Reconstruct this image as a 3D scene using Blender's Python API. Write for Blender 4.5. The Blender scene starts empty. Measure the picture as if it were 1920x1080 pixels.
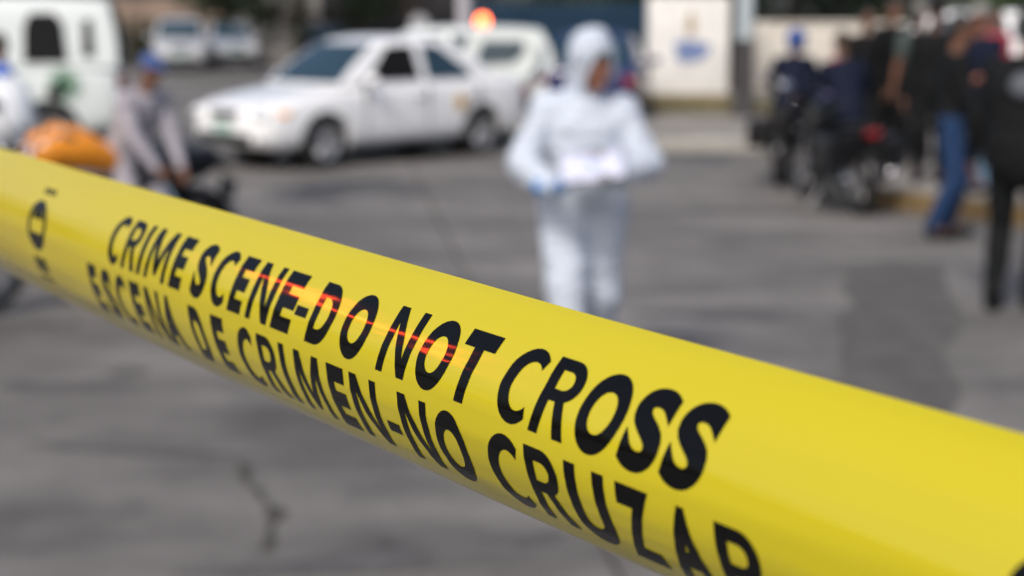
import bpy, bmesh, math, random
from mathutils import Vector, Matrix, noise
R = math.radians
random.seed(7)
scene = bpy.context.scene
col = scene.collection

# ------------------------------------------------------------------ camera
F_PX, HC = 2666.7, 1.72
PITCH = math.atan(512.0 / F_PX)
cam_d = bpy.data.cameras.new('camera')
cam = bpy.data.objects.new('camera', cam_d); col.objects.link(cam)
cam.location = (0, 0, HC); cam.rotation_euler = (math.pi/2 - PITCH, 0, 0)
cam_d.lens = 50; cam_d.sensor_width = 36; cam_d.clip_start = 0.02; cam_d.clip_end = 2000
cam_d.dof.use_dof = True; cam_d.dof.focus_distance = 0.395; cam_d.dof.aperture_fstop = 9.5
scene.camera = cam

# ------------------------------------------------------------------ sky, sun, exposure
SUN_EL, SUN_ROT = R(46), R(205)          # a high, veiled sun behind the camera's left shoulder
world = bpy.data.worlds.new('World'); scene.world = world; world.use_nodes = True
wn = world.node_tree; bg = wn.nodes['Background']
sky = wn.nodes.new('ShaderNodeTexSky'); sky.sky_type = 'NISHITA'; sky.sun_disc = False
sky.sun_elevation = SUN_EL; sky.sun_rotation = SUN_ROT
sky.air_density = 1.0; sky.dust_density = 9.0; sky.ozone_density = 1.0; sky.altitude = 900
wn.links.new(sky.outputs[0], bg.inputs[0]); bg.inputs[1].default_value = 0.09
sd = bpy.data.lights.new('sun', 'SUN'); sd.energy = 1.5; sd.angle = R(14); sd.color = (1.0, 0.955, 0.90)
so = bpy.data.objects.new('sun', sd); col.objects.link(so)
sv = Vector((math.sin(SUN_ROT)*math.cos(SUN_EL), math.cos(SUN_ROT)*math.cos(SUN_EL), math.sin(SUN_EL)))
so.location = sv*30 + Vector((0, 0, 5)); so.rotation_euler = (-sv).to_track_quat('-Z', 'Y').to_euler()
vs_ = scene.view_settings
vs_.view_transform = 'Standard'; vs_.look = 'None'; vs_.gamma = 1; vs_.use_curve_mapping = False
vs_.exposure = 0.66

# ------------------------------------------------------------------ pixel -> place
CF = Vector((0, math.cos(PITCH), -math.sin(PITCH))); CU = Vector((0, math.sin(PITCH), math.cos(PITCH))); CR = Vector((1, 0, 0))
def ray(px, py): return CF + CR*((px-960)/F_PX) + CU*(-(py-540)/F_PX)
def gp(px, py, z=0.0):                       # where the ray of a pixel meets the ground
    d = ray(px, py); t = (z-HC)/d.z; return Vector((d.x*t, d.y*t, z))
def at(px, py, Y):                           # the point of that ray at a known distance
    d = ray(px, py); t = Y/d.y; return Vector((d.x*t, Y, HC+d.z*t))
def PX(px, Y): return at(px, 200, Y).x

# ------------------------------------------------------------------ materials
MATS = {}
def mat(name, c, rough=.6, metal=0, spec=.5, bump=0, bscale=40, var=0, vscale=6, coat=0, emit=None, estr=0, stretch=None, randobj=0, detail=5):
    if name in MATS: return MATS[name]
    m = bpy.data.materials.new(name); m.use_nodes = True; MATS[name] = m
    nt = m.node_tree; b = nt.nodes['Principled BSDF']; L = nt.links
    b.inputs['Base Color'].default_value = (*c, 1); b.inputs['Roughness'].default_value = rough
    b.inputs['Metallic'].default_value = metal; b.inputs['Specular IOR Level'].default_value = spec
    b.inputs['Coat Weight'].default_value = coat; b.inputs['Coat Roughness'].default_value = .05
    if emit: b.inputs['Emission Color'].default_value = (*emit, 1); b.inputs['Emission Strength'].default_value = estr
    tc = nt.nodes.new('ShaderNodeTexCoord')
    src = tc.outputs['Object']
    if stretch:
        mp = nt.nodes.new('ShaderNodeMapping'); mp.inputs['Scale'].default_value = stretch
        L.new(src, mp.inputs['Vector']); src = mp.outputs[0]
    if var or randobj:
        n = nt.nodes.new('ShaderNodeTexNoise'); n.inputs['Scale'].default_value = vscale; n.inputs['Detail'].default_value = detail
        L.new(src, n.inputs['Vector'])
        mr = nt.nodes.new('ShaderNodeMapRange'); mr.inputs['From Min'].default_value = .3; mr.inputs['From Max'].default_value = .7
        mr.inputs['To Min'].default_value = 1-var; mr.inputs['To Max'].default_value = 1+var
        L.new(n.outputs['Fac'], mr.inputs['Value'])
        fac = mr.outputs[0]
        if randobj:
            oi = nt.nodes.new('ShaderNodeObjectInfo'); m2 = nt.nodes.new('ShaderNodeMapRange')
            m2.inputs['To Min'].default_value = 1-randobj; m2.inputs['To Max'].default_value = 1+randobj
            L.new(oi.outputs['Random'], m2.inputs['Value'])
            mu = nt.nodes.new('ShaderNodeMath'); mu.operation = 'MULTIPLY'; L.new(fac, mu.inputs[0]); L.new(m2.outputs[0], mu.inputs[1]); fac = mu.outputs[0]
        vm = nt.nodes.new('ShaderNodeVectorMath'); vm.operation = 'SCALE'; vm.inputs[0].default_value = c
        L.new(fac, vm.inputs['Scale']); L.new(vm.outputs[0], b.inputs['Base Color'])
    if bump:
        n2 = nt.nodes.new('ShaderNodeTexNoise'); n2.inputs['Scale'].default_value = bscale; n2.inputs['Detail'].default_value = 4
        L.new(src, n2.inputs['Vector'])
        bp = nt.nodes.new('ShaderNodeBump'); bp.inputs['Strength'].default_value = bump; bp.inputs['Distance'].default_value = .01
        L.new(n2.outputs['Fac'], bp.inputs['Height']); L.new(bp.outputs[0], b.inputs['Normal'])
    return m

M_WHITE = mat('white_car_paint', (.86, .87, .88), .22, coat=.6)
M_CREAM = mat('dull_white_paint', (.66, .71, .70), .3, coat=.4)
M_SILVER = mat('silver_car_paint', (.55, .57, .60), .3, metal=.3, coat=.5)
M_NAVY = mat('navy_car_paint', (.012, .016, .09), .25, coat=.6)
M_GLASS = mat('car_glass', (.020, .045, .065), .06, spec=.8)
M_DARKIN = mat('dark_interior', (.006, .006, .007), .7, spec=.2)
M_TRIM = mat('black_trim', (.012, .012, .013), .5, bump=.15)
M_TYRE = mat('tyre_rubber', (.012, .012, .012), .85, bump=.3, bscale=60)
M_RIM = mat('wheel_metal', (.52, .53, .55), .3, metal=.8)
M_CHROME = mat('chrome', (.75, .75, .77), .08, metal=1)
M_STEEL = mat('engine_metal', (.16, .16, .17), .4, metal=.7, bump=.2)
M_BLACKP = mat('black_bike_paint', (.006, .006, .008), .3, spec=.3, coat=.25)
M_ORANGE = mat('orange_bike_paint', (.90, .31, .010), .25, coat=.5)
M_WHITEP = mat('white_bike_paint', (.82, .84, .86), .2, coat=.6)
M_REDL = mat('red_lens', (.22, .015, .02), .15, coat=.5)
M_AMBER = mat('amber_lens', (.85, .36, .05), .2)
M_LENS = mat('clear_lamp_lens', (.70, .72, .74), .08, spec=.9)
M_PLATE = mat('plate_green_white', (.35, .48, .44), .5)
M_GREENE = mat('green_emblem_paint', (.05, .13, .07), .5)
M_GOLDE = mat('gold_emblem_paint', (.62, .36, .05), .45)
M_SKIN = mat('brown_skin', (.20, .085, .045), .5, var=.08)
M_SKIN2 = mat('tan_skin', (.17, .078, .046), .5, var=.08)
M_HAIR = mat('black_hair', (.008, .007, .006), .5, bump=.5, bscale=90)
M_SUIT = mat('white_coverall', (.50, .555, .64), .75, spec=.2, bump=.9, bscale=18, var=.04)
M_GLOVE = mat('blue_glove', (.07, .27, .66), .45, bump=.2)
M_PAPER = mat('white_paper', (.60, .62, .76), .7)
M_BLACKC = mat('black_cloth', (.008, .009, .010), .85, bump=.3, bscale=30, spec=.15)
M_NAVYC = mat('navy_cloth', (.008, .011, .026), .85, bump=.3, bscale=30, spec=.15)
M_GREYC = mat('lavender_grey_cloth', (.36, .34, .38), .85, bump=.3, bscale=30, var=.06)
M_JEANS = mat('blue_denim', (.018, .042, .105), .85, bump=.3, bscale=60, var=.12, spec=.15)
M_LJEANS = mat('faded_denim', (.16, .27, .40), .85, bump=.3, bscale=60, var=.12)
M_REDC = mat('red_cloth', (.42, .03, .05), .8, bump=.3)
M_DREDC = mat('maroon_cloth', (.09, .015, .02), .8, bump=.3)
M_PURPC = mat('purple_cloth', (.16, .10, .34), .8, bump=.3)
M_BLUEC = mat('blue_cloth', (.06, .15, .55), .8, bump=.3)
M_GREENC = mat('grey_green_cloth', (.06, .08, .077), .85, bump=.3)
M_BEIGEC = mat('stone_grey_cloth', (.24, .235, .22), .85, bump=.3)
M_BOOT = mat('black_boot', (.007, .007, .007), .4, spec=.15)
M_BLUEH = mat('blue_helmet', (.03, .07, .26), .2, coat=.6)
M_EYE = mat('eye', (.03, .02, .02), .1)
M_POST = mat('galvanised_post', (.34, .35, .36), .45, metal=.5, var=.1)

# ------------------------------------------------------------------ mesh helpers
class MB:
    def __init__(s): s.bm = bmesh.new()
    def _x(s, vs, M): bmesh.ops.transform(s.bm, matrix=M, verts=vs)
    def box(s, c, size, rot=None, bevel=0, seg=2):
        r = bmesh.ops.create_cube(s.bm, size=1.0); vs = r['verts']
        s._x(vs, Matrix.Diagonal((*size, 1)))
        if bevel:
            es = list({e for v in vs for e in v.link_edges})
            rr = bmesh.ops.bevel(s.bm, geom=es, offset=bevel, segments=seg, affect='EDGES', profile=.6)
            vs = list({v for f in rr['faces'] for v in f.verts} | {v for v in vs if v.is_valid})
        M = Matrix.Translation(Vector(c))
        if rot is not None: M = M @ (rot.to_4x4() if hasattr(rot, 'to_4x4') else rot)
        s._x(vs, M); return s
    def cone(s, p0, p1, r0, r1=None, n=12, cap=True):
        p0, p1 = Vector(p0), Vector(p1); r1 = r0 if r1 is None else r1
        d = p1-p0
        r = bmesh.ops.create_cone(s.bm, cap_ends=cap, segments=n, radius1=r0, radius2=r1, depth=d.length)
        s._x(r['verts'], Matrix.Translation((p0+p1)/2) @ d.to_track_quat('Z', 'Y').to_matrix().to_4x4()); return s
    def ball(s, c, rad, rot=None, n=12, m=8):
        rad = rad if hasattr(rad, '__len__') else (rad,)*3
        M = Matrix.Translation(Vector(c))
        if rot is not None: M = M @ rot.to_matrix().to_4x4() if hasattr(rot, 'to_matrix') else M @ rot.to_4x4()
        M = M @ Matrix.Diagonal((*rad, 1)); new = s.bm.verts.new; face = s.bm.faces.new
        t = new(M @ Vector((0, 0, 1))); b = new(M @ Vector((0, 0, -1)))
        G = [[new(M @ Vector((math.sin(math.pi*i/m)*math.cos(2*math.pi*k/n), math.sin(math.pi*i/m)*math.sin(2*math.pi*k/n), math.cos(math.pi*i/m)))) for k in range(n)] for i in range(1, m)]
        for k in range(n):
            q = (k+1) % n; face((t, G[0][k], G[0][q])); face((b, G[-1][q], G[-1][k]))
            for i in range(m-2): face((G[i][k], G[i+1][k], G[i+1][q], G[i][q]))
        return s
    def limb(s, pts, n=12):
        for i in range(len(pts)):
            s.ball(pts[i][0], pts[i][1], n=n, m=8)
            if i: s.cone(pts[i-1][0], pts[i][0], pts[i-1][1], pts[i][1], n=n)
        return s
    def tube(s, pts, r, n=8): return s.limb([(Vector(p), r) for p in pts], n)
    def loft(s, rings, close=True):
        bm = s.bm; R_ = [[bm.verts.new(p) for p in ring] for ring in rings]; n = len(rings[0])
        for a, b in zip(R_[:-1], R_[1:]):
            for i in range(n): bm.faces.new((a[i], a[(i+1) % n], b[(i+1) % n], b[i]))
        if close: bm.faces.new(list(reversed(R_[0]))); bm.faces.new(R_[-1])
        return s
    def prism(s, pts, vec):                     # polygon of 3-D points pushed along vec
        vec = Vector(vec); a = [s.bm.verts.new(Vector(p)) for p in pts]; b = [s.bm.verts.new(Vector(p)+vec) for p in pts]; n = len(a)
        s.bm.faces.new(a); s.bm.faces.new(list(reversed(b)))
        for i in range(n): s.bm.faces.new((a[i], b[i], b[(i+1) % n], a[(i+1) % n]))
        return s
    def lathe(s, prof, M=None, n=24):           # (radius, height along local y)
        rings = []
        for i in range(n):
            a = 2*math.pi*i/n
            rings.append([Vector((r*math.cos(a), y, r*math.sin(a))) for r, y in prof])
        if M is not None: rings = [[M @ p for p in r] for r in rings]
        bm = s.bm; R_ = [[bm.verts.new(p) for p in r] for r in rings]; k = len(prof)
        for i in range(n):
            a, b = R_[i], R_[(i+1) % n]
            for j in range(k-1): bm.faces.new((a[j], a[j+1], b[j+1], b[j]))
        return s
    def mesh(s, name, smooth=None):
        bmesh.ops.recalc_face_normals(s.bm, faces=s.bm.faces)
        me = bpy.data.meshes.new(name); s.bm.to_mesh(me); s.bm.free()
        if smooth is not None:
            for p in me.polygons: p.use_smooth = True
            if smooth < 180: me.set_sharp_from_angle(angle=R(smooth))
        return me
    def build(s, name, m, parent=None, smooth=35):
        me = s.mesh(name, smooth); me.materials.append(m); return link(name, me, parent)
def link(name, me, parent=None):
    o = bpy.data.objects.new(name, me); col.objects.link(o)
    if parent is not None: o.parent = parent
    return o
def tag(o, label=None, cat=None, group=None, kind=None):
    if label: o['label'] = label
    if cat: o['category'] = cat
    if group: o['group'] = group
    if kind: o['kind'] = kind
    return o
def empty(name, loc=(0, 0, 0), rz=0, scale=1):
    o = bpy.data.objects.new(name, None); o.empty_display_size = .2; col.objects.link(o)
    o.location = loc; o.rotation_euler = (0, 0, rz); o.scale = (scale,)*3; return o
def copy_tree(o, parent=None):
    c = o.copy(); col.objects.link(c); c.parent = parent
    for ch in [k for k in o.children]: copy_tree(ch, c)
    return c
TMP = bpy.data.scenes.new('workbench')      # scratch scene for evaluating modifiers, removed at the end
def evaluated(me, mods):
    """mesh after the given modifiers; mods = list of (type, dict)"""
    o = bpy.data.objects.new('tmp', me); TMP.collection.objects.link(o)
    for t, d in mods:
        md = o.modifiers.new(t, t)
        for k, v in d.items(): setattr(md, k, v)
    with bpy.context.temp_override(scene=TMP, view_layer=TMP.view_layers[0]): dg = bpy.context.evaluated_depsgraph_get()
    dg.update()
    out = bpy.data.meshes.new_from_object(o.evaluated_get(dg)); bpy.data.objects.remove(o); return out
def boxpart(name, m, parent, c, size, bevel=0, rot=None):
    return MB().box(c, size, rot, bevel).build(name, m, parent)

# ================================================================== THE SETTING: ground
g_bed = link('ground', MB().box((0, 90, -.35), (400, 300, .5)).mesh('ground'))
g_bed.data.materials.append(mat('ground_earth', (.17, .165, .16), .9, var=.2, vscale=.6)); tag(g_bed, kind='structure')

def concrete(name, c):
    m = mat(name, c, .8, var=.14, vscale=3.0, bump=.35, bscale=60, randobj=.07)
    nt = m.node_tree; L = nt.links; b = nt.nodes['Principled BSDF']
    geo = nt.nodes.new('ShaderNodeNewGeometry')
    # large worn and dirty areas in world space, so slabs do not repeat
    n = nt.nodes.new('ShaderNodeTexNoise'); n.inputs['Scale'].default_value = .75; n.inputs['Detail'].default_value = 6; n.inputs['Roughness'].default_value = .62
    mp = nt.nodes.new('ShaderNodeMapping'); mp.inputs['Scale'].default_value = (.55, 1.3, 1); L.new(geo.outputs['Position'], mp.inputs[0]); L.new(mp.outputs[0], n.inputs['Vector'])
    r = nt.nodes.new('ShaderNodeMapRange'); r.inputs['From Min'].default_value = .34; r.inputs['From Max'].default_value = .66; r.inputs['To Min'].default_value = .52; r.inputs['To Max'].default_value = 1.34
    L.new(n.outputs['Fac'], r.inputs['Value'])
    n3 = nt.nodes.new('ShaderNodeTexNoise'); n3.inputs['Scale'].default_value = 5.5; n3.inputs['Detail'].default_value = 3; L.new(geo.outputs['Position'], n3.inputs['Vector'])
    r3 = nt.nodes.new('ShaderNodeMapRange'); r3.inputs['From Min'].default_value = .62; r3.inputs['From Max'].default_value = .74; r3.inputs['To Min'].default_value = 1; r3.inputs['To Max'].default_value = .62
    L.new(n3.outputs['Fac'], r3.inputs['Value'])
    mu = nt.nodes.new('ShaderNodeMath'); mu.operation = 'MULTIPLY'; L.new(r.outputs[0], mu.inputs[0]); L.new(r3.outputs[0], mu.inputs[1])
    old = b.inputs['Base Color'].links[0].from_socket
    v2 = nt.nodes.new('ShaderNodeVectorMath'); v2.operation = 'SCALE'; L.new(old, v2.inputs[0]); L.new(mu.outputs[0], v2.inputs['Scale']); L.new(v2.outputs[0], b.inputs['Base Color'])
    return m
M_CONC = concrete('road_concrete', (.152, .1445, .1365))
M_FARROAD = concrete('far_road_concrete', (.152, .1445, .1365))
M_WALK = concrete('sidewalk_concrete', (.25, .232, .208))
M_JOINT = mat('joint_filler', (.06, .056, .052), .9, var=.2)
M_PATCH = mat('asphalt_patch', (.092, .087, .082), .85, var=.25, vscale=5, bump=.4, bscale=120)

road = link('road', MB().box((0, 60, -.07), (90, 130, .08)).mesh('road')); road.data.materials.append(M_JOINT); tag(road, kind='structure')
# concrete slabs in a grid turned a little against the view, recessed joints between them
GA = R(7); gu = Vector((math.cos(GA), math.sin(GA), 0)); gv = Vector((-math.sin(GA), math.cos(GA), 0))
SW_, SL_ = 3.3, 4.35
g0 = Vector((-.20, 8.6, 0))                     # a joint crossing read off the photograph
slab_me = MB().box((SW_/2, SL_/2, -.02), (SW_-.018, SL_-.018, .1), bevel=.007, seg=1).mesh('slab', 30); slab_me.materials.append(M_CONC)
for i in range(-4, 4):
    for j in range(-3, 4):
        o = link('slab', slab_me, road); p = g0 + gu*(i*SW_) + gv*(j*SL_)
        o.location = (p.x, p.y, -.03 + .0007*((i*7+j*5) % 3 - 1)); o.rotation_euler = (0, 0, GA)
far = MB()
# beyond the slabs one sheet of the same concrete
a = g0 + gv*(4*SL_)
far.prism([a+gu*-60+Vector((0, 0, 0)), a+gu*60, a+gu*60+gv*95, a+gu*-60+gv*95], (0, 0, -.012))
fo = far.build('far_road', M_FARROAD); fo.location.z = -.004; tag(fo, kind='structure')
for sgn in (-1, 1):
    sd_ = MB(); x0 = -4*SW_ if sgn < 0 else 4*SW_
    sd_.prism([g0+gu*x0+gv*(-3*SL_), g0+gu*(x0+sgn*45)+gv*(-3*SL_), g0+gu*(x0+sgn*45)+gv*(4*SL_-.05), g0+gu*x0+gv*(4*SL_-.05)], (0, 0, -.012))
    s_o = sd_.build('side_road', M_FARROAD); s_o.location.z = -.006; tag(s_o, kind='structure')

# asphalt strip let into the concrete
pt = [gp(1600, 488), gp(1775, 492), gp(1785, 640), gp(1790, 800), gp(1500, 900), gp(1560, 700), gp(1585, 590)]
pts = []
for a_, b_ in zip(pt, pt[1:]+pt[:1]):
    for k in range(6):
        p = a_.lerp(b_, k/6); p += Vector((random.uniform(-.06, .06), random.uniform(-.12, .12), 0)); pts.append((p.x, p.y, .0036))
po = MB().prism(pts, (0, 0, -.0012)).build('asphalt_patch', M_PATCH); tag(po, kind='structure')
# wet, darker places on the road
M_WET = mat('damp_concrete', (.048, .046, .045), .42, var=.25, vscale=7)
def damp(px, py, rx, ry, rot=0, name='damp_patch', m=M_WET, z=.0032):
    c = gp(px, py); pp = []
    ph = random.uniform(0, 9)
    for k in range(40):
        a_ = 2*math.pi*k/40; q = .72 + .5*noise.noise(Vector((math.cos(a_)*1.3+ph, math.sin(a_)*1.3, ph)))
        x, y = rx*q*math.cos(a_), ry*q*math.sin(a_)
        pp.append((c.x + x*math.cos(rot)-y*math.sin(rot), c.y + x*math.sin(rot)+y*math.cos(rot), z))
    o = MB().prism(pp, (0, 0, -.0012)).build(name, m); tag(o, kind='structure'); return o
damp(670, 352, 1.15, .75); damp(560, 372, .5, .35); damp(1290, 300, .9, .5)
M_STAIN = mat('old_stain', (.088, .085, .081), .7, var=.2, vscale=8)
damp(120, 725, .5, .13, .05, 'stain', M_STAIN); damp(235, 700, .12, .10, 0, 'stain', M_STAIN)
damp(620, 1060, .6, .10, .2, 'stain', M_STAIN); damp(1330, 588, .75, .10, -.05, 'stain', M_STAIN); damp(250, 845, .62, .07, -.15, 'stain', M_STAIN)
damp(60, 610, .55, .16, 0, 'stain', M_STAIN); damp(800, 865, .42, .07, 0, 'stain', M_STAIN)
damp(1420, 600, .5, .08, -.05, 'stain', M_STAIN); damp(980, 1010, .25, .05, .1, 'stain', M_STAIN)
# cracks
M_CRACK = mat('crack_dirt', (.050, .046, .041), .95)
def crack(pix, w=.018):
    ps = [gp(*p) for p in pix]; fine = []
    for a_, b_ in zip(ps[:-1], ps[1:]):
        for k in range(5): fine.append(a_.lerp(b_, k/5) + Vector((random.uniform(-1, 1), random.uniform(-1, 1), 0))*.012)
    fine.append(ps[-1]); L_, Rr = [], []
    for i, p in enumerate(fine):
        d = (fine[min(i+1, len(fine)-1)]-fine[max(i-1, 0)]).normalized(); s = Vector((-d.y, d.x, 0))*w*random.uniform(.5, 1.5)
        L_.append((p.x+s.x, p.y+s.y, .0034)); Rr.append((p.x-s.x, p.y-s.y, .0034))
    o = MB().prism(L_+Rr[::-1], (0, 0, -.0012)).build('crack', M_CRACK); tag(o, kind='structure')
crack([(448, 868), (468, 905), (498, 945), (520, 968), (508, 1010), (504, 1035)], .013)
damp(460, 885, .045, .09, 0, 'crack', M_CRACK, .0042); damp(520, 965, .065, .08, 0, 'crack', M_CRACK, .0042); damp(505, 1020, .035, .09, 0, 'crack', M_CRACK, .0042)

# pavement with a yellowed kerb on the right, grass verge at its back
kp = [gp(2400, 485), gp(1850, 412), gp(1610, 383), gp(1480, 320), gp(1440, 285), gp(1240, 283), gp(1000, 285), gp(930, 262)]
kp[0].z = 0
poly = [Vector((p.x, p.y, .15)) for p in kp]
back = [Vector((-1.5, 29, .15)), Vector((20, 29, .15)), Vector((20, poly[0].y, .15))]
sw = MB().prism(poly+back, (0, 0, -.2)).build('sidewalk', M_WALK); tag(sw, kind='structure')
M_KERB = mat('yellowed_kerb', (.20, .135, .06), .8, var=.25, vscale=5, bump=.3)
M_KERBG = mat('grey_kerb', (.34, .33, .30), .8, var=.15, vscale=5, bump=.3)
def kerb_run(a_, b_, m):
    d = (b_-a_); n = max(1, int(d.length/.9)); nrm = Vector((-d.y, d.x, 0)).normalized(); ang = math.atan2(d.y, d.x)
    for k in range(n):
        c = a_ + d*((k+.5)/n) - nrm*-.06
        boxpart('kerb_stone', m, sw, (c.x, c.y, .085), (d.length/n-.012, .15, .17), .015, Matrix.Rotation(ang, 3, 'Z'))
for i in range(len(kp)-1): kerb_run(kp[i]+Vector((0, 0, 0)), kp[i+1], M_KERB if i < 2 else M_KERBG)
M_GRASSB = mat('dry_verge', (.15, .125, .075), .95, var=.35, vscale=3, bump=.6)
vg = MB().prism([(-1, 23.2, .16), (6.2, 22.6, .16), (20, 22.4, .16), (20, 26.4, .16), (-1, 26.4, .16)], (0, 0, -.02)).build('verge', M_GRASSB); tag(vg, kind='structure')
gm = MB(); rg = random.Random(3)
for k in range(5000):
    x, y = rg.uniform(-.5, 14), rg.uniform(23.4, 26.2); h = rg.uniform(.04, .16); a_ = rg.uniform(0, 6.3)
    dx, dy = .012*math.cos(a_), .012*math.sin(a_); lx, ly = rg.uniform(-.04, .04), rg.uniform(-.04, .04)
    v = [gm.bm.verts.new(q) for q in ((x-dx, y-dy, .15), (x+dx, y+dy, .15), (x+lx, y+ly, .15+h))]; gm.bm.faces.new(v)
tag(gm.build('verge_grass', mat('dry_grass', (.12, .115, .04), .9, var=.3, vscale=3)), 'short dry grass along the foot of the walls', 'grass', kind='stuff')

# ================================================================== walls and posts of the background
M_PIL = mat('whitewashed_wall', (.74, .73, .70), .85, var=.10, vscale=2.2, bump=.25)
M_PILB = mat('dirty_wall_foot', (.22, .18, .11), .9, var=.3, vscale=4, bump=.3)
wl = empty('painted_wall', (PX(1290, 25.2), 25.2, .14)); tag(wl, 'white wall end with a blue and tan painted emblem beside the blue gate', 'wall')
boxpart('wall_body', M_PIL, wl, (0, .3, .95), (1.42, .55, 1.9), .06)
boxpart('wall_foot', M_PILB, wl, (0, .29, .1), (1.46, .6, .24), .02)
em = MB(); rr = random.Random(4)
pl = []
for k in range(26):                               # blue painted emblem with an uneven outline
    a_ = 2*math.pi*k/26; q = 1 + .35*math.sin(3*a_+.5)*.4 + rr.uniform(-.15, .15)
    pl.append((.04+.34*q*math.cos(a_), .022, 1.0+.20*q*math.sin(a_)*(1.1 if math.sin(a_) < 0 else .75)))
em.prism(pl, (0, -.004, 0)).build('emblem', mat('blue_wall_paint', (.17, .23, .42), .8, var=.4, vscale=9), wl)
em = MB().prism([(-.03, .022, 1.24), (.06, .022, 1.22), (.12, .022, 1.38), (.07, .022, 1.58), (.02, .022, 1.70), (-.03, .022, 1.58), (-.07, .022, 1.40)], (0, -.0045, 0)).build('emblem', mat('tan_wall_paint', (.42, .33, .22), .8, var=.3, vscale=9), wl)

M_GATE = mat('blue_sheet_metal', (.010, .036, .070), .5, spec=.3, var=.18, vscale=1.5, metal=.1)
gx0, gx1, gy = PX(900, 27), PX(1222, 27), 27
gt = empty('sheet_metal_gate', ((gx0+gx1)/2, gy, .1)); tag(gt, 'dark blue ribbed sheet metal gate behind the person in white', 'gate')
gw = gx1-gx0; nrib = 15
for k in range(nrib):                             # corrugated leaves, each rib a folded strip
    x0 = -gw/2+gw*k/nrib; w = gw/nrib
    MB().prism([(x0, 0, .05), (x0+w*.30, 0, .05), (x0+w*.42, -.05, .05), (x0+w*.82, -.05, .05), (x0+w*.94, 0, .05), (x0+w-.004, 0, .05), (x0+w-.004, .012, .05), (x0, .012, .05)], (0, 0, 1.72)).build('rib_panel', M_GATE, gt)
boxpart('top_rail', M_GATE, gt, (0, .06, 1.79), (gw+.1, .09, .09), .01); boxpart('bottom_rail', M_GATE, gt, (0, .06, .06), (gw+.1, .09, .09), .01)
for s in (-1, 1): boxpart('gate_post', M_GATE, gt, (s*(gw/2+.06), .06, .92), (.12, .12, 1.9), .01)

M_BEIGE = mat('beige_render', (.66, .62, .55), .9, var=.12, vscale=1.5, bump=.3)
def wall(label, x0, x1, y, z1, m, y1=None, cop=True, z0=0.0, name='boundary_wall'):
    y1 = y if y1 is None else y1
    d = Vector((x1-x0, y1-y, 0)); ang = math.atan2(d.y, d.x)
    o = empty(name, (x0, y, z0), ang); tag(o, label, 'wall')
    boxpart('wall_body', m, o, (d.length/2, .12, z1/2), (d.length, .24, z1), .01)
    if cop: boxpart('coping', m, o, (d.length/2, .12, z1+.03), (d.length+.04, .32, .06), .012)
    for k in range(int(d.length/3)+1): boxpart('pier', m, o, (min(k*3+.15, d.length-.15), .115, z1/2+.02), (.3, .32, z1+.04), .012)
    return o
wall('low beige rendered wall under the dark trees behind the motorcycles', PX(1412, 31), 19, 31, 1.42, M_BEIGE, 33, z0=.1)
wall('brown rendered wall far behind the parked silver cars on the left', -30, PX(455, 56), 56, 2.3, mat('brown_render', (.27, .20, .155), .9, var=.15, vscale=1, bump=.3))
M_GREYW = mat('grey_render', (.17, .165, .16), .9, var=.2, vscale=1.2, bump=.3)
wall('grey rendered wall in the distance behind the sedan', PX(452, 50), PX(610, 50), 50, 2.6, M_GREYW)
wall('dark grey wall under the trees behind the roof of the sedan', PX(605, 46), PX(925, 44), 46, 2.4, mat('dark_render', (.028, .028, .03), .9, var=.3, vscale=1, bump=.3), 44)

def pole(name, label, px, Y, r, h, mts, cat='pole', z0=0.0):
    o = empty(name, (PX(px, Y), Y, z0)); tag(o, label, cat)
    MB().cone((0, 0, 0), (0, 0, .35), r*1.5, r*1.3, 16).build('base', mts[1], o)
    MB().cone((0, 0, .35), (0, 0, 1.25), r*1.03, r, 16).build('lower_shaft', mts[1], o)
    MB().cone((0, 0, 1.25), (0, 0, h), r, r*.8, 16).build('shaft', mts[0], o)
    MB().cone((0, 0, h), (0, 0, h+.06), r*.9, r*.5, 16).build('cap', mts[0], o)
    return o
M_POLEB = mat('pale_blue_pole_paint', (.44, .50, .53), .5, var=.1)
M_POLED = mat('dark_pole_paint', (.05, .047, .05), .6, var=.2)
pole('utility_pole', 'pale blue grey pole with dark foot right of the painted white wall', 1393, 22.5, .125, 7, (M_POLEB, M_POLED), z0=.1)
pole('utility_pole', 'pale lilac grey pole above the white car with the red beacon', 872, 30, .15, 7, (mat('lilac_pole_paint', (.46, .44, .48), .5, var=.1), M_GREYW))
M_SIGN = mat('grey_sign_plate', (.36, .37, .40), .5, var=.1)
sg = empty('round_sign', (PX(788, 36), 36, 0)); tag(sg, 'grey round sign on a thin post under the dark trees', 'sign')
MB().cone((0, 0, 0), (0, 0, 1.9), .035, n=10).build('post', M_POLED, sg); MB().cone((0, -.05, 1.5), (0, -.03, 1.5), .24, n=28).build('plate', M_SIGN, sg)

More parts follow.
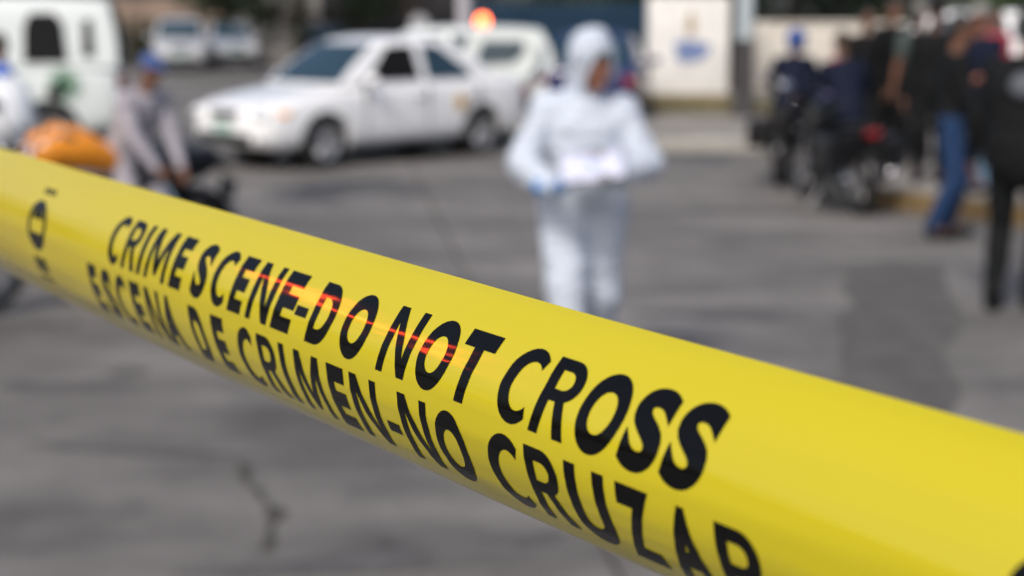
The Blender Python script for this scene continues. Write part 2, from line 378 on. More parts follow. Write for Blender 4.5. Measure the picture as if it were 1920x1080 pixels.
# ================================================================== trees and hedges
M_LEAF = [mat('leaf_dark', (.022, .040, .013), .6, var=.4, vscale=1.2), mat('leaf_mid', (.055, .100, .022), .6, var=.4, vscale=1.2), mat('leaf_olive', (.055, .060, .025), .7, var=.35, vscale=1.2)]
M_BARK = mat('bark', (.06, .048, .035), .9, bump=.6, bscale=20, var=.3)
def leaves(parent, rng, clumps, n, size, m, name='crown'):
    bm = bmesh.new()
    for k in range(n):
        c, rad = clumps[rng.randrange(len(clumps))]
        while True:
            d = Vector((rng.uniform(-1, 1), rng.uniform(-1, 1), rng.uniform(-1, 1)))
            if .25 < d.length < 1: break
        p = c + Vector((d.x*rad[0], d.y*rad[1], d.z*rad[2]))
        e = Matrix.Rotation(rng.uniform(0, 6.3), 3, 'Z') @ Matrix.Rotation(rng.uniform(-1.1, 1.1), 3, 'X')
        s = size*rng.uniform(.6, 1.4)
        q = [p + e @ Vector(v)*s for v in ((-.35, 0, 0), (0, -.6, .06), (.35, 0, 0), (0, .7, -.08))]
        bm.faces.new([bm.verts.new(v) for v in q])
    me = bpy.data.meshes.new(name); bm.to_mesh(me); bm.free(); me.materials.append(m); return link(name, me, parent)
def tree(label, x, y, h, zc, spread, m, seed, n=6500, group=None, z0=0.0):
    rng = random.Random(seed); o = empty('tree', (x, y, z0)); tag(o, label, 'tree', group)
    tb = MB(); top = Vector((rng.uniform(-.3, .3), rng.uniform(-.3, .3), zc+.6*(h-zc)))
    p1 = Vector((rng.uniform(-.1, .1), 0, zc*.6))
    tb.limb([(Vector((0, 0, 0)), .20), (p1, .15), (top, .06)], 10); clumps = []
    for k in range(9):
        a_ = k*2.4+rng.uniform(-.4, .4); rr_ = spread*rng.uniform(.45, .95); z = zc + (h-zc)*rng.uniform(.05, .85)
        e = Vector((math.cos(a_)*rr_, math.sin(a_)*rr_, z)); b0 = p1.lerp(top, rng.uniform(.1, .8))
        tb.limb([(b0, .07), (b0.lerp(e, .55)+Vector((0, 0, .2)), .045), (e, .02)], 6)
        for j in range(3):
            clumps.append((e+Vector((rng.uniform(-.7, .7), rng.uniform(-.7, .7), rng.uniform(-.4, .4))), [rng.uniform(.5, .95)*spread*.42 for _ in range(2)]+[rng.uniform(.4, .75)]))
    tb.build('trunk', M_BARK, o); leaves(o, rng, clumps, n, .17, m); return o
T = [(-6.2, 41.5, 5.5, 1.1, 3.0, 0, 'broad dark tree hanging over the dark wall behind the sedan'),
     (-2.6, 39, 6, 1.1, 3.0, 0, 'dark tree crown left of the lilac pole behind the sedan'),
     (1.6, 32, 6.0, 1.3, 3.2, 0, 'dark tree whose crown hangs over the blue gate'),
     (5.2, 34, 5, 1.5, 2.1, 0, 'dark tree rising behind the painted white wall'),
     (7.2, 37, 6, 1.2, 2.8, 0, 'dark tree over the left part of the beige wall'),
     (11.5, 39, 6, 1.3, 2.8, 1, 'lighter green tree over the middle of the beige wall'),
     (15.6, 40, 6, 1.8, 2.6, 0, 'dark tree over the right end of the beige wall'),
     (-18.5, 52, 6, 2.3, 2.3, 2, 'olive green tree before the brown wall')]
for k, t in enumerate(T): tree(t[6], *t[:5], M_LEAF[t[5]], 20+k)
def shrub(label, x, y, w, d, h, m, seed, n=1500, z0=0, lift=0):
    rng = random.Random(seed); o = empty('shrub', (x, y, z0)); tag(o, label, 'shrub')
    st = MB(); cl = []
    for k in range(7):
        e = Vector((rng.uniform(-w/2, w/2)*.8, rng.uniform(-d/2, d/2)*.8, lift+h*rng.uniform(.4, .72))); st.limb([(Vector((e.x*.3, e.y*.3, 0)), .03), (e, .012)], 6)
        cl.append((e, (w*.3, d*.4, h*.32))); cl.append((Vector((e.x, e.y, lift+h*.28)), (w*.28, d*.4, h*.27)))
    st.build('stems', M_BARK, o); leaves(o, rng, cl, n, .12, m, 'foliage'); return o
shrub('dark green hedge left of the silver parked car', PX(272, 47), 47, 2.6, 1.2, 1.75, M_LEAF[0], 51, 2600)
shrub('small olive bush between the two parked silver cars', PX(412, 52), 52, 1.5, 1.0, 1.75, M_LEAF[2], 52, 1400)
shrub('clipped bush behind the low beige wall, left part', PX(1500, 34.2), 34.4, 4.6, 1.2, 2.0, M_LEAF[0], 53, 3600)
shrub('bright green bush behind the beige wall, right of the dark one', PX(1745, 35), 35, 2.4, 1.2, 2.3, M_LEAF[1], 54, 2200)
shrub('dark bush behind the beige wall between the bright bush and the left one', PX(1640, 34.6), 34.8, 2.6, 1.2, 2.1, M_LEAF[0], 55, 2200)

# ================================================================== THE TAPE
# Surface u (along, m), v (across, m): a curled 76 mm film, measured from the edges and the lettering in the photograph
TW = .076
TQ = (-0.026236698891997198, 0.36285462753357156, 0.7594110771392149, -0.2042988987752755, -29.138372582056665, -17.006431885204066, -0.3309718550114803, -0.19248983610535003, -0.4551074131748805, -5.091846199804272, 0.028120004574989633, -0.022224603260018582)
TA = Vector((TQ[2], TQ[3], 1)).normalized()
TE1 = TA.cross(Vector((0, 0, 1))).normalized(); TE2 = TA.cross(TE1)
def tape_raw(u, v):
    r = 1/(TQ[4]+TQ[5]*u+TQ[9]*u*u); ph = TQ[6]+TQ[7]*u+TQ[8]*u*u+(v-TW/2)/r
    p = Vector((0, TQ[0], -TQ[1])) + TA*u + TE2*(r*math.cos(ph)-r+TQ[10]*u*u) + TE1*(r*math.sin(ph)+TQ[11]*u*u)
    return Vector((0, 0, HC)) + CR*p.x + CU*p.y - CF*p.z
def tape_n(u, v):
    e = 1e-4; n = (tape_raw(u+e, v)-tape_raw(u-e, v)).cross(tape_raw(u, v+e)-tape_raw(u, v-e)).normalized()
    return n if n.dot(tape_raw(-.1, .03)-Vector((0, 0, HC))) < 0 or True else -n
NS = 1 if tape_n(-.1, .03).dot(Vector((0, 0, HC))-tape_raw(-.1, .03)) > 0 else -1
def creases(u, v):                               # faint pulls along the film
    s = .00030*noise.noise(Vector((u*5, v*150, 3.1))) + .00016*noise.noise(Vector((u*12+v*90, v*260, 7.7)))
    s += .0008*noise.noise(Vector((u*3.0+v*14, v*46, 1.3)))
    return s
def tape_pt(u, v, off=0.0): return tape_raw(u, v) + tape_n(u, v)*NS*(off+creases(u, v))
m = mat('yellow_film', (.495, .425, .009), .10, spec=.6, coat=.3); M_TAPE = m
nt = m.node_tree; b = nt.nodes['Principled BSDF']
uvn = nt.nodes.new('ShaderNodeUVMap'); mp = nt.nodes.new('ShaderNodeMapping'); mp.inputs['Scale'].default_value = (9, 260, 1)
nz = nt.nodes.new('ShaderNodeTexNoise'); nz.inputs['Scale'].default_value = 1; nz.inputs['Detail'].default_value = 4
nt.links.new(uvn.outputs[0], mp.inputs[0]); nt.links.new(mp.outputs[0], nz.inputs['Vector'])
bp = nt.nodes.new('ShaderNodeBump'); bp.inputs['Strength'].default_value = .22; bp.inputs['Distance'].default_value = .0006
nt.links.new(nz.outputs['Fac'], bp.inputs['Height']); nt.links.new(bp.outputs[0], b.inputs['Normal'])
rn = nt.nodes.new('ShaderNodeTexNoise'); rn.inputs['Scale'].default_value = 1; rn.inputs['Detail'].default_value = 6
mp2 = nt.nodes.new('ShaderNodeMapping'); mp2.inputs['Scale'].default_value = (22, 95, 1); nt.links.new(uvn.outputs[0], mp2.inputs[0]); nt.links.new(mp2.outputs[0], rn.inputs['Vector'])
rr2 = nt.nodes.new('ShaderNodeMapRange'); rr2.inputs['From Min'].default_value = .35; rr2.inputs['From Max'].default_value = .7; rr2.inputs['To Min'].default_value = .07; rr2.inputs['To Max'].default_value = .26
nt.links.new(rn.outputs['Fac'], rr2.inputs['Value']); nt.links.new(rr2.outputs[0], b.inputs['Roughness'])
b.inputs['Subsurface Weight'].default_value = .0
M_INK = mat('black_ink', (.003, .003, .003), .08, spec=.22)
U0, U1 = -1.32, .98
tape = empty('caution_tape', (0, .4, 1.6)); tape.location = (0, 0, 0)
tag(tape, 'yellow plastic tape printed CRIME SCENE-DO NOT CROSS stretched across the foreground', 'tape')
bm = bmesh.new(); uvl = bm.loops.layers.uv.new('UVMap'); NU, NV = 520, 56
grid = [[bm.verts.new(tape_pt(U0+(U1-U0)*i/NU, TW*j/NV)) for j in range(NV+1)] for i in range(NU+1)]
for i in range(NU):
    for j in range(NV):
        f_ = bm.faces.new((grid[i][j], grid[i+1][j], grid[i+1][j+1], grid[i][j+1])); f_.smooth = True
        for lp, (a_, c_) in zip(f_.loops, ((i, j), (i+1, j), (i+1, j+1), (i, j+1))): lp[uvl].uv = (U0+(U1-U0)*a_/NU, TW*c_/NV)
me = bpy.data.meshes.new('film'); bm.to_mesh(me); bm.free(); me.materials.append(M_TAPE); film = link('film', me, tape)
# lettering: outlines of the built-in typeface, each letter laid on the film at its measured place
GL = {}
CUSTOM = {'M': [(0, 0), (.055, 1), (.27, 1), (.5, .38), (.73, 1), (.945, 1), (1, 0), (.83, 0), (.80, .70), (.565, .10), (.435, .10), (.20, .70), (.17, 0)],
          'N': [(0, 0), (0, 1), (.27, 1), (.60, .55), (.78, .27), (.77, .5), (.77, 1), (1, 1), (1, 0), (.75, 0), (.40, .48), (.22, .77), (.23, .5), (.23, 0)]}
_c = []                                           # an open C with plainly cut ends
for _k in range(25): _a = R(50+260*_k/24); _c.append((.608+.608*math.cos(_a), .5+.5*math.sin(_a)))
for _k in range(25): _a = R(312-264*_k/24); _c.append((.68+.365*math.cos(_a), .5+.322*math.sin(_a)))
CUSTOM['C'] = _c
_o = [(.20, 1), (.50, 1)]+[(.50+.45*math.sin(R(180*k/14)), .72+.28*math.cos(R(180*k/14))) for k in range(1, 14)]+[(.50, .44), (.20, .44)]
_i = [(.20, .845), (.47, .845)]+[(.47+.21*math.sin(R(180*k/14)), .72+.125*math.cos(R(180*k/14))) for k in range(1, 14)]+[(.47, .595), (.20, .595)]
_n = len(_o)                                      # R: stem, bowl and leg
COMPOUND = {'R': ([(0, 0), (.27, 0), (.27, 1), (0, 1)]+_o+_i+[(.40, .52), (.66, .50), (1, 0), (.70, 0)],
                  [[0, 1, 2, 3]]+[[4+k, 5+k, 5+_n+k, 4+_n+k] for k in range(_n-1)]+[[4+2*_n, 5+2*_n, 6+2*_n, 7+2*_n]])}
def glyph(ch, off):
    if ch in COMPOUND: return COMPOUND[ch]
    if ch in CUSTOM: return CUSTOM[ch], [list(range(len(CUSTOM[ch])))]
    if (ch, off) in GL: return GL[(ch, off)]
    cu = bpy.data.curves.new('g', 'FONT'); cu.body = ch; cu.resolution_u = 8; cu.offset = off; cu.fill_mode = 'FRONT'
    o = bpy.data.objects.new('g', cu); TMP.collection.objects.link(o)
    
    with bpy.context.temp_override(scene=TMP, view_layer=TMP.view_layers[0]): dg = bpy.context.evaluated_depsgraph_get()
    me = bpy.data.meshes.new_from_object(o.evaluated_get(dg))
    bpy.data.objects.remove(o)
    vs = [Vector(v.co) for v in me.vertices]; fs = [list(p.vertices) for p in me.polygons]
    x0, x1 = min(v.x for v in vs), max(v.x for v in vs); y0, y1 = min(v.y for v in vs), max(v.y for v in vs)
    if ch == '-': y0, y1 = y0-.42*(x1-x0)/.36*1.0, y1
    GL[(ch, off)] = ([((v.x-x0)/(x1-x0), (v.y-y0)/(y1-y0)) for v in vs], fs); bpy.data.meshes.remove(me); return GL[(ch, off)]
def on_tape(name, vs, fs, off=.00016):
    """flat (u,v) outline -> mesh following the film"""
    bm = bmesh.new(); bv = [bm.verts.new((u, v, 0)) for u, v in vs]
    for f_ in fs:
        try: bm.faces.new([bv[i] for i in f_])
        except ValueError: pass
    bm.normal_update(); bmesh.ops.triangulate(bm, faces=bm.faces[:])
    v0, v1 = min(v for _, v in vs), max(v for _, v in vs); u0, u1 = min(u for u, _ in vs), max(u for u, _ in vs)
    def cut(co, no): bmesh.ops.bisect_plane(bm, geom=bm.verts[:]+bm.edges[:]+bm.faces[:], plane_co=co, plane_no=no, dist=1e-7)
    k = v0+.0009
    while k < v1: cut((0, k, 0), (0, 1, 0)); k += .0009
    k = u0+.003
    while k < u1: cut((k, 0, 0), (1, 0, 0)); k += .003
    for v in bm.verts: v.co = tape_pt(v.co.x, v.co.y, off)
    for f_ in bm.faces: f_.smooth = True
    me = bpy.data.meshes.new(name); bm.to_mesh(me); bm.free(); me.materials.append(M_INK); return link(name, me, tape)
V1, V2, V3, V4 = .0141, .03465, .03854, .0603
def letter(ch, u0, u1, va, vb, shear=0.0, off=.050):
    if ch == '-':
        h = vb-va; a_, c_ = va+h*.50, va+h*.66
        vs = [(u0+shear*.42, a_), (u1+shear*.42, a_), (u1+shear*.34, c_), (u0+shear*.34, c_)]; fs = [[0, 1, 2, 3]]
    else:
        if ch in 'COS': va, vb = va-.0003, vb+.0003
        if ch == 'U': vb += .0003
        gvs, fs = glyph(ch, off); vs = [(u0+(u1-u0)*x+shear*y, vb+(va-vb)*y) for x, y in gvs]
    return on_tape('letter', vs, fs)
LINE1 = (('C', -.2818, -.2690), ('R', -.2650, -.2512), ('I', -.2485, -.2447), ('M', -.2408, -.2206), ('E', -.2164, -.2057), ('S', -.1974, -.1858), ('C', -.1816, -.1688), ('E', -.1652, -.1550), ('N', -.1509, -.1352), ('E', -.1322, -.1195), ('-', -.1186, -.1112), ('D', -.1085, -.0950), ('O', -.0890, -.0738), ('N', -.0649, -.0498), ('O', -.0463, -.0311), ('T', -.0291, -.0152), ('C', -.0074, .0062), ('R', .0089, .0226), ('O', .0244, .0398), ('S', .0417, .0543), ('S', .0562, .0690))
LINE2 = (('E', -.3037, -.2935), ('S', -.2882, -.2768), ('C', -.2728, -.2606), ('E', -.2554, -.2448), ('N', -.2399, -.2256), ('A', -.2251, -.2101), ('D', -.1975, -.1856), ('E', -.1780, -.1678), ('C', -.1580, -.1455), ('R', -.1415, -.1283), ('I', -.1255, -.1217), ('M', -.1167, -.0988), ('E', -.0942, -.0836), ('N', -.0802, -.0649), ('-', -.0618, -.0552), ('N', -.0528, -.0379), ('O', -.0347, -.0198), ('C', -.0100, .0042), ('R', .0073, .0208), ('U', .0234, .0383), ('Z', .0413, .0538), ('A', .0574, .0714), ('R', .0748, .0885))
for sh in (0, -.552, .552):
    for ch, a_, c_ in LINE1: letter(ch, a_+sh, c_+sh, V1, V2, .0040)
    for ch, a_, c_ in LINE2: letter(ch, a_+sh+.0015, c_+sh+.0015, V3, V4, -.0015 if a_ > -.12 else -.0024)
def emblem(uc):
    """the maker's oval mark with small print above and below"""
    n = 40; vc = .0310; vs = []; fs = []
    for k in range(n):
        a_ = 2*math.pi*k/n
        for q in (1.0, .70): vs.append((uc+.0130*q*math.cos(a_), vc+.0118*q*math.sin(a_)))
    for k in range(n): j = (k+1) % n; fs.append([2*k, 2*j, 2*j+1, 2*k+1])
    on_tape('emblem_ring', vs, fs)
    for (v0, v1, w0, w1) in ((vc-.0082, vc-.0030, .35, .80), (vc+.0036, vc+.0082, .82, .4)):
        on_tape('emblem_bar', [(uc-.0095*w0, v0), (uc+.0095*w0, v0), (uc+.0095*w1, v1), (uc-.0095*w1, v1)], [[0, 1, 2, 3]])
    for (v0, v1, us) in ((.0128, .0158, (-.004, .0, .004, .008)), (.0462, .0535, (-.008, -.002, .004)), (.0560, .0582, (-.009, -.005, -.001, .003, .007))):
        for k in us:
            w = .0026 if v1-v0 < .005 else .0046
            on_tape('small_print', [(uc+k, v0), (uc+k+w, v0), (uc+k+w, v1), (uc+k, v1)], [[0, 1, 2, 3]], .00018)
emblem(-.3725); emblem(.158); emblem(-.372-.54)
# the two posts it is tied to, outside the picture
for (u, lab) in ((U0+.03, 'grey metal post holding the far left end of the yellow tape'), (U1-.03, 'grey metal post holding the near right end of the yellow tape')):
    p = tape_raw(u, TW/2); o = empty('metal_post', (p.x, p.y, 0)); tag(o, lab, 'post')
    MB().cone((0, 0, 0), (0, 0, 2.3), .034, n=20).build('tube', M_POST, o); MB().cone((0, 0, 0), (0, 0, .012), .11, n=24).build('base_plate', M_POST, o)
    MB().cone((0, 0, 2.3), (0, 0, 2.32), .038, .03, 20).build('cap', M_POST, o)

# portable red warning lamp on a stand left of the frame; its light shows as the red streak mirrored in the tape
wl_a, wl_b = Vector((-.770, .842, 1.824)), Vector((-.770, .651, 1.870))
wl_c = (wl_a+wl_b)/2; ws = empty('warning_lamp', (wl_c.x, wl_c.y, 0)); tag(ws, 'lit red tube lamp on a thin stand beside the left end of the tape', 'lamp')
MB().cone(wl_a-Vector((wl_c.x, wl_c.y, 0)), wl_b-Vector((wl_c.x, wl_c.y, 0)), .008, n=16).build('lamp_tube', mat('red_lamp_lit', (.8, .05, .02), .3, emit=(1.0, .07, .02), estr=30), ws)
MB().cone((-.03, 0, 0), (-.03, 0, wl_c.z-.02), .011, n=12).build('stand', M_POST, ws)
MB().limb([(Vector((-.03, 0, wl_c.z-.02)), .011), (Vector((-.018, 0, wl_c.z)), .010)], 8).build('bracket', M_TRIM, ws)
for k in range(3): MB().limb([(Vector((-.03, 0, .35)), .009), (Vector((-.03+.3*math.cos(2.1*k+.5), .3*math.sin(2.1*k+.5), .01)), .009)], 8).build('leg', M_POST, ws)

# ================================================================== CARS
def wheel(parent, x, y, r, w, side, rimm=M_RIM):
    """tyre ring with a spoked rim as sub-parts; side = +1 outer face towards +y"""
    o = link('wheel', None, parent) if False else None
    M = Matrix.Translation((x, y, r))
    ty = MB().lathe([(r*.66, -w/2), (r*.90, -w/2), (r*.97, -w*.42), (r, -w*.25), (r, w*.25), (r*.97, w*.42), (r*.90, w/2), (r*.66, w/2), (r*.62, 0), (r*.66, -w/2)], M, 32).build('wheel', M_TYRE, parent)
    rm = MB().lathe([(0.0, side*w*.30), (r*.12, side*w*.34), (r*.16, side*w*.22), (r*.55, side*w*.20), (r*.60, side*w*.40), (r*.68, side*w*.46), (r*.68, -side*w*.3)], M, 32)
    for k in range(7):
        a_ = 2*math.pi*k/7; d = Vector((math.cos(a_), 0, math.sin(a_)))
        rm.cone(M @ (d*r*.12+Vector((0, side*w*.27, 0))), M @ (d*r*.62+Vector((0, side*w*.36, 0))), r*.07, r*.09, 6)
    rm.build('rim', rimm, ty, 40)
    return ty

def car(name, label, loc, rz, P, paint, group=None, cat='car', detail=True):
    """P: stations of the lower body and the outline of the cabin; x forward, y left"""
    o = empty(name, loc, rz); tag(o, label, cat, group)
    W = P['w']; r = P['wr']; xf, xr = P['axles']
    rings = []
    for (x, zb, zt, k) in P['hull']:                # length position, underside, upper edge, width factor
        w = W/2*k; zm = zb+(zt-zb)*.55
        half = [(0, zb), (w*.80, zb), (w*.96, zb+.05), (w, zb+.18), (w*1.0, zm), (w*.975, zt-.09), (w*.93, zt-.02), (w*.80, zt+.012), (w*.4, zt+.025)]
        ring = [Vector((x, y, z)) for y, z in half] + [Vector((x, 0, zt+.028))] + [Vector((x, -y, z)) for y, z in half[:0:-1]]
        rings.append(ring)
    hull = MB().loft(rings).mesh('hull', 180)
    hull = evaluated(hull, [('SUBSURF', dict(levels=2, render_levels=2))])
    cut = MB()
    for ax in (xf, xr):
        for s in (-1, 1): cut.cone((ax, s*(W/2+.2), r+.01), (ax, s*(W/2-.30), r+.01), r*1.17, n=36)
    cme = cut.mesh('cut'); co = bpy.data.objects.new('cutter', cme); TMP.collection.objects.link(co)
    body_me = evaluated(hull, [('BOOLEAN', dict(operation='DIFFERENCE', object=co, solver='EXACT'))])
    bpy.data.objects.remove(co)
    for p in body_me.polygons: p.use_smooth = True
    body_me.set_sharp_from_angle(angle=R(40)); body_me.materials.clear(); body_me.materials.append(paint)
    body = link('body', body_me, o)
    # cabin
    zb, zt = P['belt'], P['roof']; (fb, ft), (rb, rt) = P['screen'], P['rear']; wb, wt = P['cabw']
    def cx(t):     # t 0 belt .. 1 roof
        e = t**1.0; bo = .055*math.sin(math.pi*min(1, t)); return fb+(ft-fb)*e+bo, rb+(rt-rb)*e-bo*.8, (wb+(wt-wb)*t**1.15)/2, zb+(zt-zb)*(t if t < .97 else t)
    rings = []
    for t in (0, .2, .45, .7, .88, .96, 1.0):
        x1, x0, w, z = cx(t)
        if t > .9: q = (t-.9)/.1*.06; x1 -= q*1.2; x0 += q*1.2; w -= q*.9
        n = 8; ring = []
        bow = .07
        for k in range(n+1): y = -w+2*w*k/n; ring.append(Vector((x1+bow*(1-(y/w)**2), y, z)))
        for k in range(1, n): xx = x1+(x0-x1)*k/n; ring.append(Vector((xx, w+.015*math.sin(math.pi*k/n), z)))
        for k in range(n+1): y = w-2*w*k/n; ring.append(Vector((x0-bow*(1-(y/w)**2), y, z)))
        for k in range(1, n): xx = x0+(x1-x0)*k/n; ring.append(Vector((xx, -w-.015*math.sin(math.pi*k/n), z)))
        rings.append(ring)
    x1, x0, w, z = cx(1); top = [v.copy() for v in rings[-1]]
    cen = Vector(((x1+x0)/2, 0, z+.035)); mid = [cen+(v-cen)*.55 for v in top]
    for v in mid: v.z = z+.036
    rings.append(mid)
    MB().loft(rings).build('cabin', paint, o, 50)
    # glazing, a few millimetres proud of the cabin shell
    def side_pt(x, t, s, off=.010):
        x1, x0, w, z = cx(t); k = (x-x1)/(x0-x1); return Vector((x, s*(w+.015*math.sin(math.pi*max(0, min(1, k)))+off), z))
    for s in (-1, 1):
        for wi, (quad, mm) in enumerate(P['windows']):
            ring = []
            nn = len(quad)
            for a_, b_ in zip(quad, quad[1:]+quad[:1]):
                for k in range(4): q = k/4; ring.append(side_pt(a_[0]+(b_[0]-a_[0])*q, a_[1]+(b_[1]-a_[1])*q, s))
            MB().prism(ring, (0, -s*.016, 0)).build('side_window', mm if s == P.get('openside', 1) else M_GLASS, o, 30)
    for nm, sg_, in (('windscreen', 1), ('rear_window', -1)):
        gm_ = MB(); rows = []
        for t in (.07, .3, .55, .8, .90):
            x1, x0, w, z = cx(t); X = x1 if sg_ > 0 else x0; ww = w*.90; rows.append([Vector((X+sg_*(.07*(1-(y_/w)**2)+.012), y_, z)) for y_ in [ww*(-1+2*k/8) for k in range(9)]])
        bmq = gm_.bm; VV = [[bmq.verts.new(p) for p in r_] for r_ in rows]
        for a_, b_ in zip(VV[:-1], VV[1:]):
            for k in range(8): bmq.faces.new((a_[k], a_[k+1], b_[k+1], b_[k]))
        gm_.build(nm, M_GLASS, o, 60)
    for ax in (xf, xr):
        for s in (-1, 1): wheel(o, ax, s*(W/2-.115), r, .19, s)
    # front and rear furniture
    f0 = P['hull'][-1]; L1 = f0[0]; r0 = P['hull'][0]; L0 = r0[0]
    zl = P['lampz']
    for s in (-1, 1):
        MB().ball((L1-.13, s*(W/2-.27), zl), (.12, .17, .075), Matrix.Rotation(-s*.45, 3, 'Z')).build('headlight', M_LENS, o)
        MB().ball((L1-.30, s*(W/2-.10), zl+.0), (.12, .045, .05), Matrix.Rotation(-s*.28, 3, 'Z')).build('indicator', M_AMBER, o)
        MB().box((L0+.05, s*(W/2-.22), zl+.12), (.09, .26, .16), Matrix.Rotation(s*.35, 3, 'Z'), .03).build('tail_light', M_REDL, o)
        mr_ = MB().ball((P['screen'][0]-.32, s*(W/2+.07), zb+.07), (.06, .10, .07)).build('wing_mirror', paint, o)
        MB().cone((P['screen'][0]-.30, s*(W/2-.12), zb+.03), (P['screen'][0]-.31, s*(W/2+.03), zb+.06), .025, n=8).build('mirror_arm', M_TRIM, mr_)
        for xx in P['handles']: MB().box((xx, s*(W/2+.006), zb-.13), (.16, .03, .028), None, .01).build('door_handle', paint if detail else M_TRIM, o)
        for xx in P['seams']: MB().box((xx, s*(W/2-.012), (zb+.36)/2), (.010, .03, zb-.42)).build('door_seam', M_TRIM, o)
        MB().box(((xf+xr)/2, s*(W/2-.03), .225), (xf-xr-r*2.6, .06, .05), None, .01).build('sill', M_TRIM, o)
    gr = MB()
    for k in range(3): gr.box((L1-.02, 0, zl-.01+.035*(k-1)), (.07, W*.30, .020), None, .006)
    gr.box((L1-.045, 0, zl-.01), (.06, W*.32, .11), None, .02); gr.build('grille', M_TRIM, o)
    MB().box((L1-.05, 0, .36), (.11, W*.60, .12), None, .03).build('air_intake', M_TRIM, o)
    for s in (-1, 1): MB().cone((L1-.13, s*W*.36, .36), (L1-.055, s*W*.36, .36), .055, n=16).build('fog_lamp', M_TRIM, o)
    MB().box((L1+.018, 0, .47), (.012, .36, .12), None, .004).build('number_plate', M_PLATE, o); MB().box((L0-.012, 0, .66), (.012, .36, .12), None, .004).build('number_plate', M_PLATE, o)
    MB().box(((L1+L0)/2, 0, .27), (L1-L0-.5, W*.72, .12)).build('floor_pan', M_TRIM, o)
    for s in (-1, 1):                                # wheel housings
        for ax in (xf, xr): MB().cone((ax, s*(W/2-.32), r+.01), (ax, s*(W/2-.29), r+.01), r*1.16, n=28).build('wheel_housing', M_TRIM, o)
    return o
W1, W2, W3 = M_GLASS, M_DARKIN, M_GLASS
SEDAN = dict(w=1.66, wr=.295, axles=(1.26, -1.17),
    hull=[(-2.06, .42, .86, .70), (-2.02, .33, .93, .86), (-1.85, .27, .955, .96), (-1.4, .22, .96, 1), (-.6, .20, .94, 1), (.3, .20, .92, 1), (.95, .20, .90, 1), (1.45, .21, .83, .985), (1.82, .22, .76, .95), (2.02, .24, .69, .86), (2.10, .33, .60, .70)],
    belt=.91, roof=1.44, screen=(.98, .20), rear=(-1.56, -.74), cabw=(1.50, 1.10),
    windows=[([(.62, .10), (.19, .84), (-.18, .86), (-.20, .10)], M_DARKIN), ([(-.32, .10), (-.32, .86), (-.60, .84), (-1.02, .25), (-1.04, .10)], M_GLASS)],
    lampz=.63, handles=(-.10, -.98), seams=(.68, -.27, -1.12))
HATCH = dict(w=1.70, wr=.31, axles=(1.20, -1.22),
    hull=[(-1.90, .42, .98, .78), (-1.86, .33, 1.03, .90), (-1.6, .25, 1.04, .98), (-.6, .22, 1.02, 1), (.5, .22, 1.0, 1), (1.1, .22, .97, 1), (1.5, .23, .90, .98), (1.80, .25, .82, .93), (1.95, .30, .74, .84), (2.0, .38, .66, .7)],
    belt=1.0, roof=1.60, screen=(1.0, .42), rear=(-1.86, -1.62), cabw=(1.54, 1.24),
    windows=[([(.70, .10), (.36, .84), (-.12, .86), (-.14, .10)], M_GLASS), ([(-.24, .10), (-.24, .86), (-.92, .86), (-.94, .10)], M_GLASS), ([(-1.06, .12), (-1.04, .82), (-1.46, .78), (-1.50, .3)], M_GLASS)],
    lampz=.72, handles=(0.0, -.85), seams=(.72, -.19, -1.0))
VAN = dict(w=1.75, wr=.33, axles=(1.35, -1.30),
    hull=[(-2.15, .45, 1.08, .86), (-2.12, .36, 1.12, .94), (-1.8, .28, 1.13, 1), (-.6, .26, 1.12, 1), (.8, .26, 1.10, 1), (1.4, .26, 1.07, 1), (1.75, .27, 1.0, .97), (2.02, .3, .90, .9), (2.1, .38, .8, .78)],
    belt=1.10, roof=1.90, screen=(1.55, .95), rear=(-2.12, -2.02), cabw=(1.66, 1.42),
    windows=[([(1.12, .08), (.85, .78), (.42, .80), (.40, .08)], M_GLASS), ([(.20, .06), (.16, .80), (-.62, .80), (-.66, .06)], M_GLASS), ([(-1.06, .08), (-1.08, .62), (-1.16, .80), (-1.42, .80), (-1.52, .66), (-1.56, .08)], M_DARKIN), ([(-1.73, .16), (-1.75, .70), (-1.85, .70), (-1.87, .16)], M_DARKIN)],
    lampz=.80, handles=(.5, -.55), seams=(1.2, .3, -.76, -1.48))

def place(car_o, ax_xy_local, p):                    # put a local ground point of a thing on a world point
    v = Matrix.Rotation(car_o.rotation_euler.z, 3, 'Z') @ Vector((ax_xy_local[0], ax_xy_local[1], 0)); car_o.location = (p.x-v.x, p.y-v.y, p.z)

# the white patrol sedan, nose to the left and towards the camera
fwp, rwp = gp(627, 316), gp(893, 291)
d_ = fwp-rwp; ang = math.atan2(d_.y, d_.x)
sed = car('sedan', 'white patrol sedan with a gold star on its rear door behind the tape', (0, 0, 0), ang, SEDAN, M_WHITE)
place(sed, ((1.26-1.17)/2, SEDAN['w']/2-.03), (fwp+rwp)/2)
sed.location.z = .004
st = []
for k in range(12):
    q = .115 if k % 2 == 0 else .07; a_ = math.pi*k/6+.26; st.append((-.80+q*math.cos(a_), SEDAN['w']/2+.008, .66+q*math.sin(a_)))
MB().prism(st, (0, -.03, 0)).build('door_emblem', M_GOLDE, sed); MB().cone((-.80, SEDAN['w']/2-.02, .66), (-.80, SEDAN['w']/2+.013, .66), .045, n=20).build('door_emblem', mat('brown_emblem_paint', (.25, .13, .03), .5), sed)

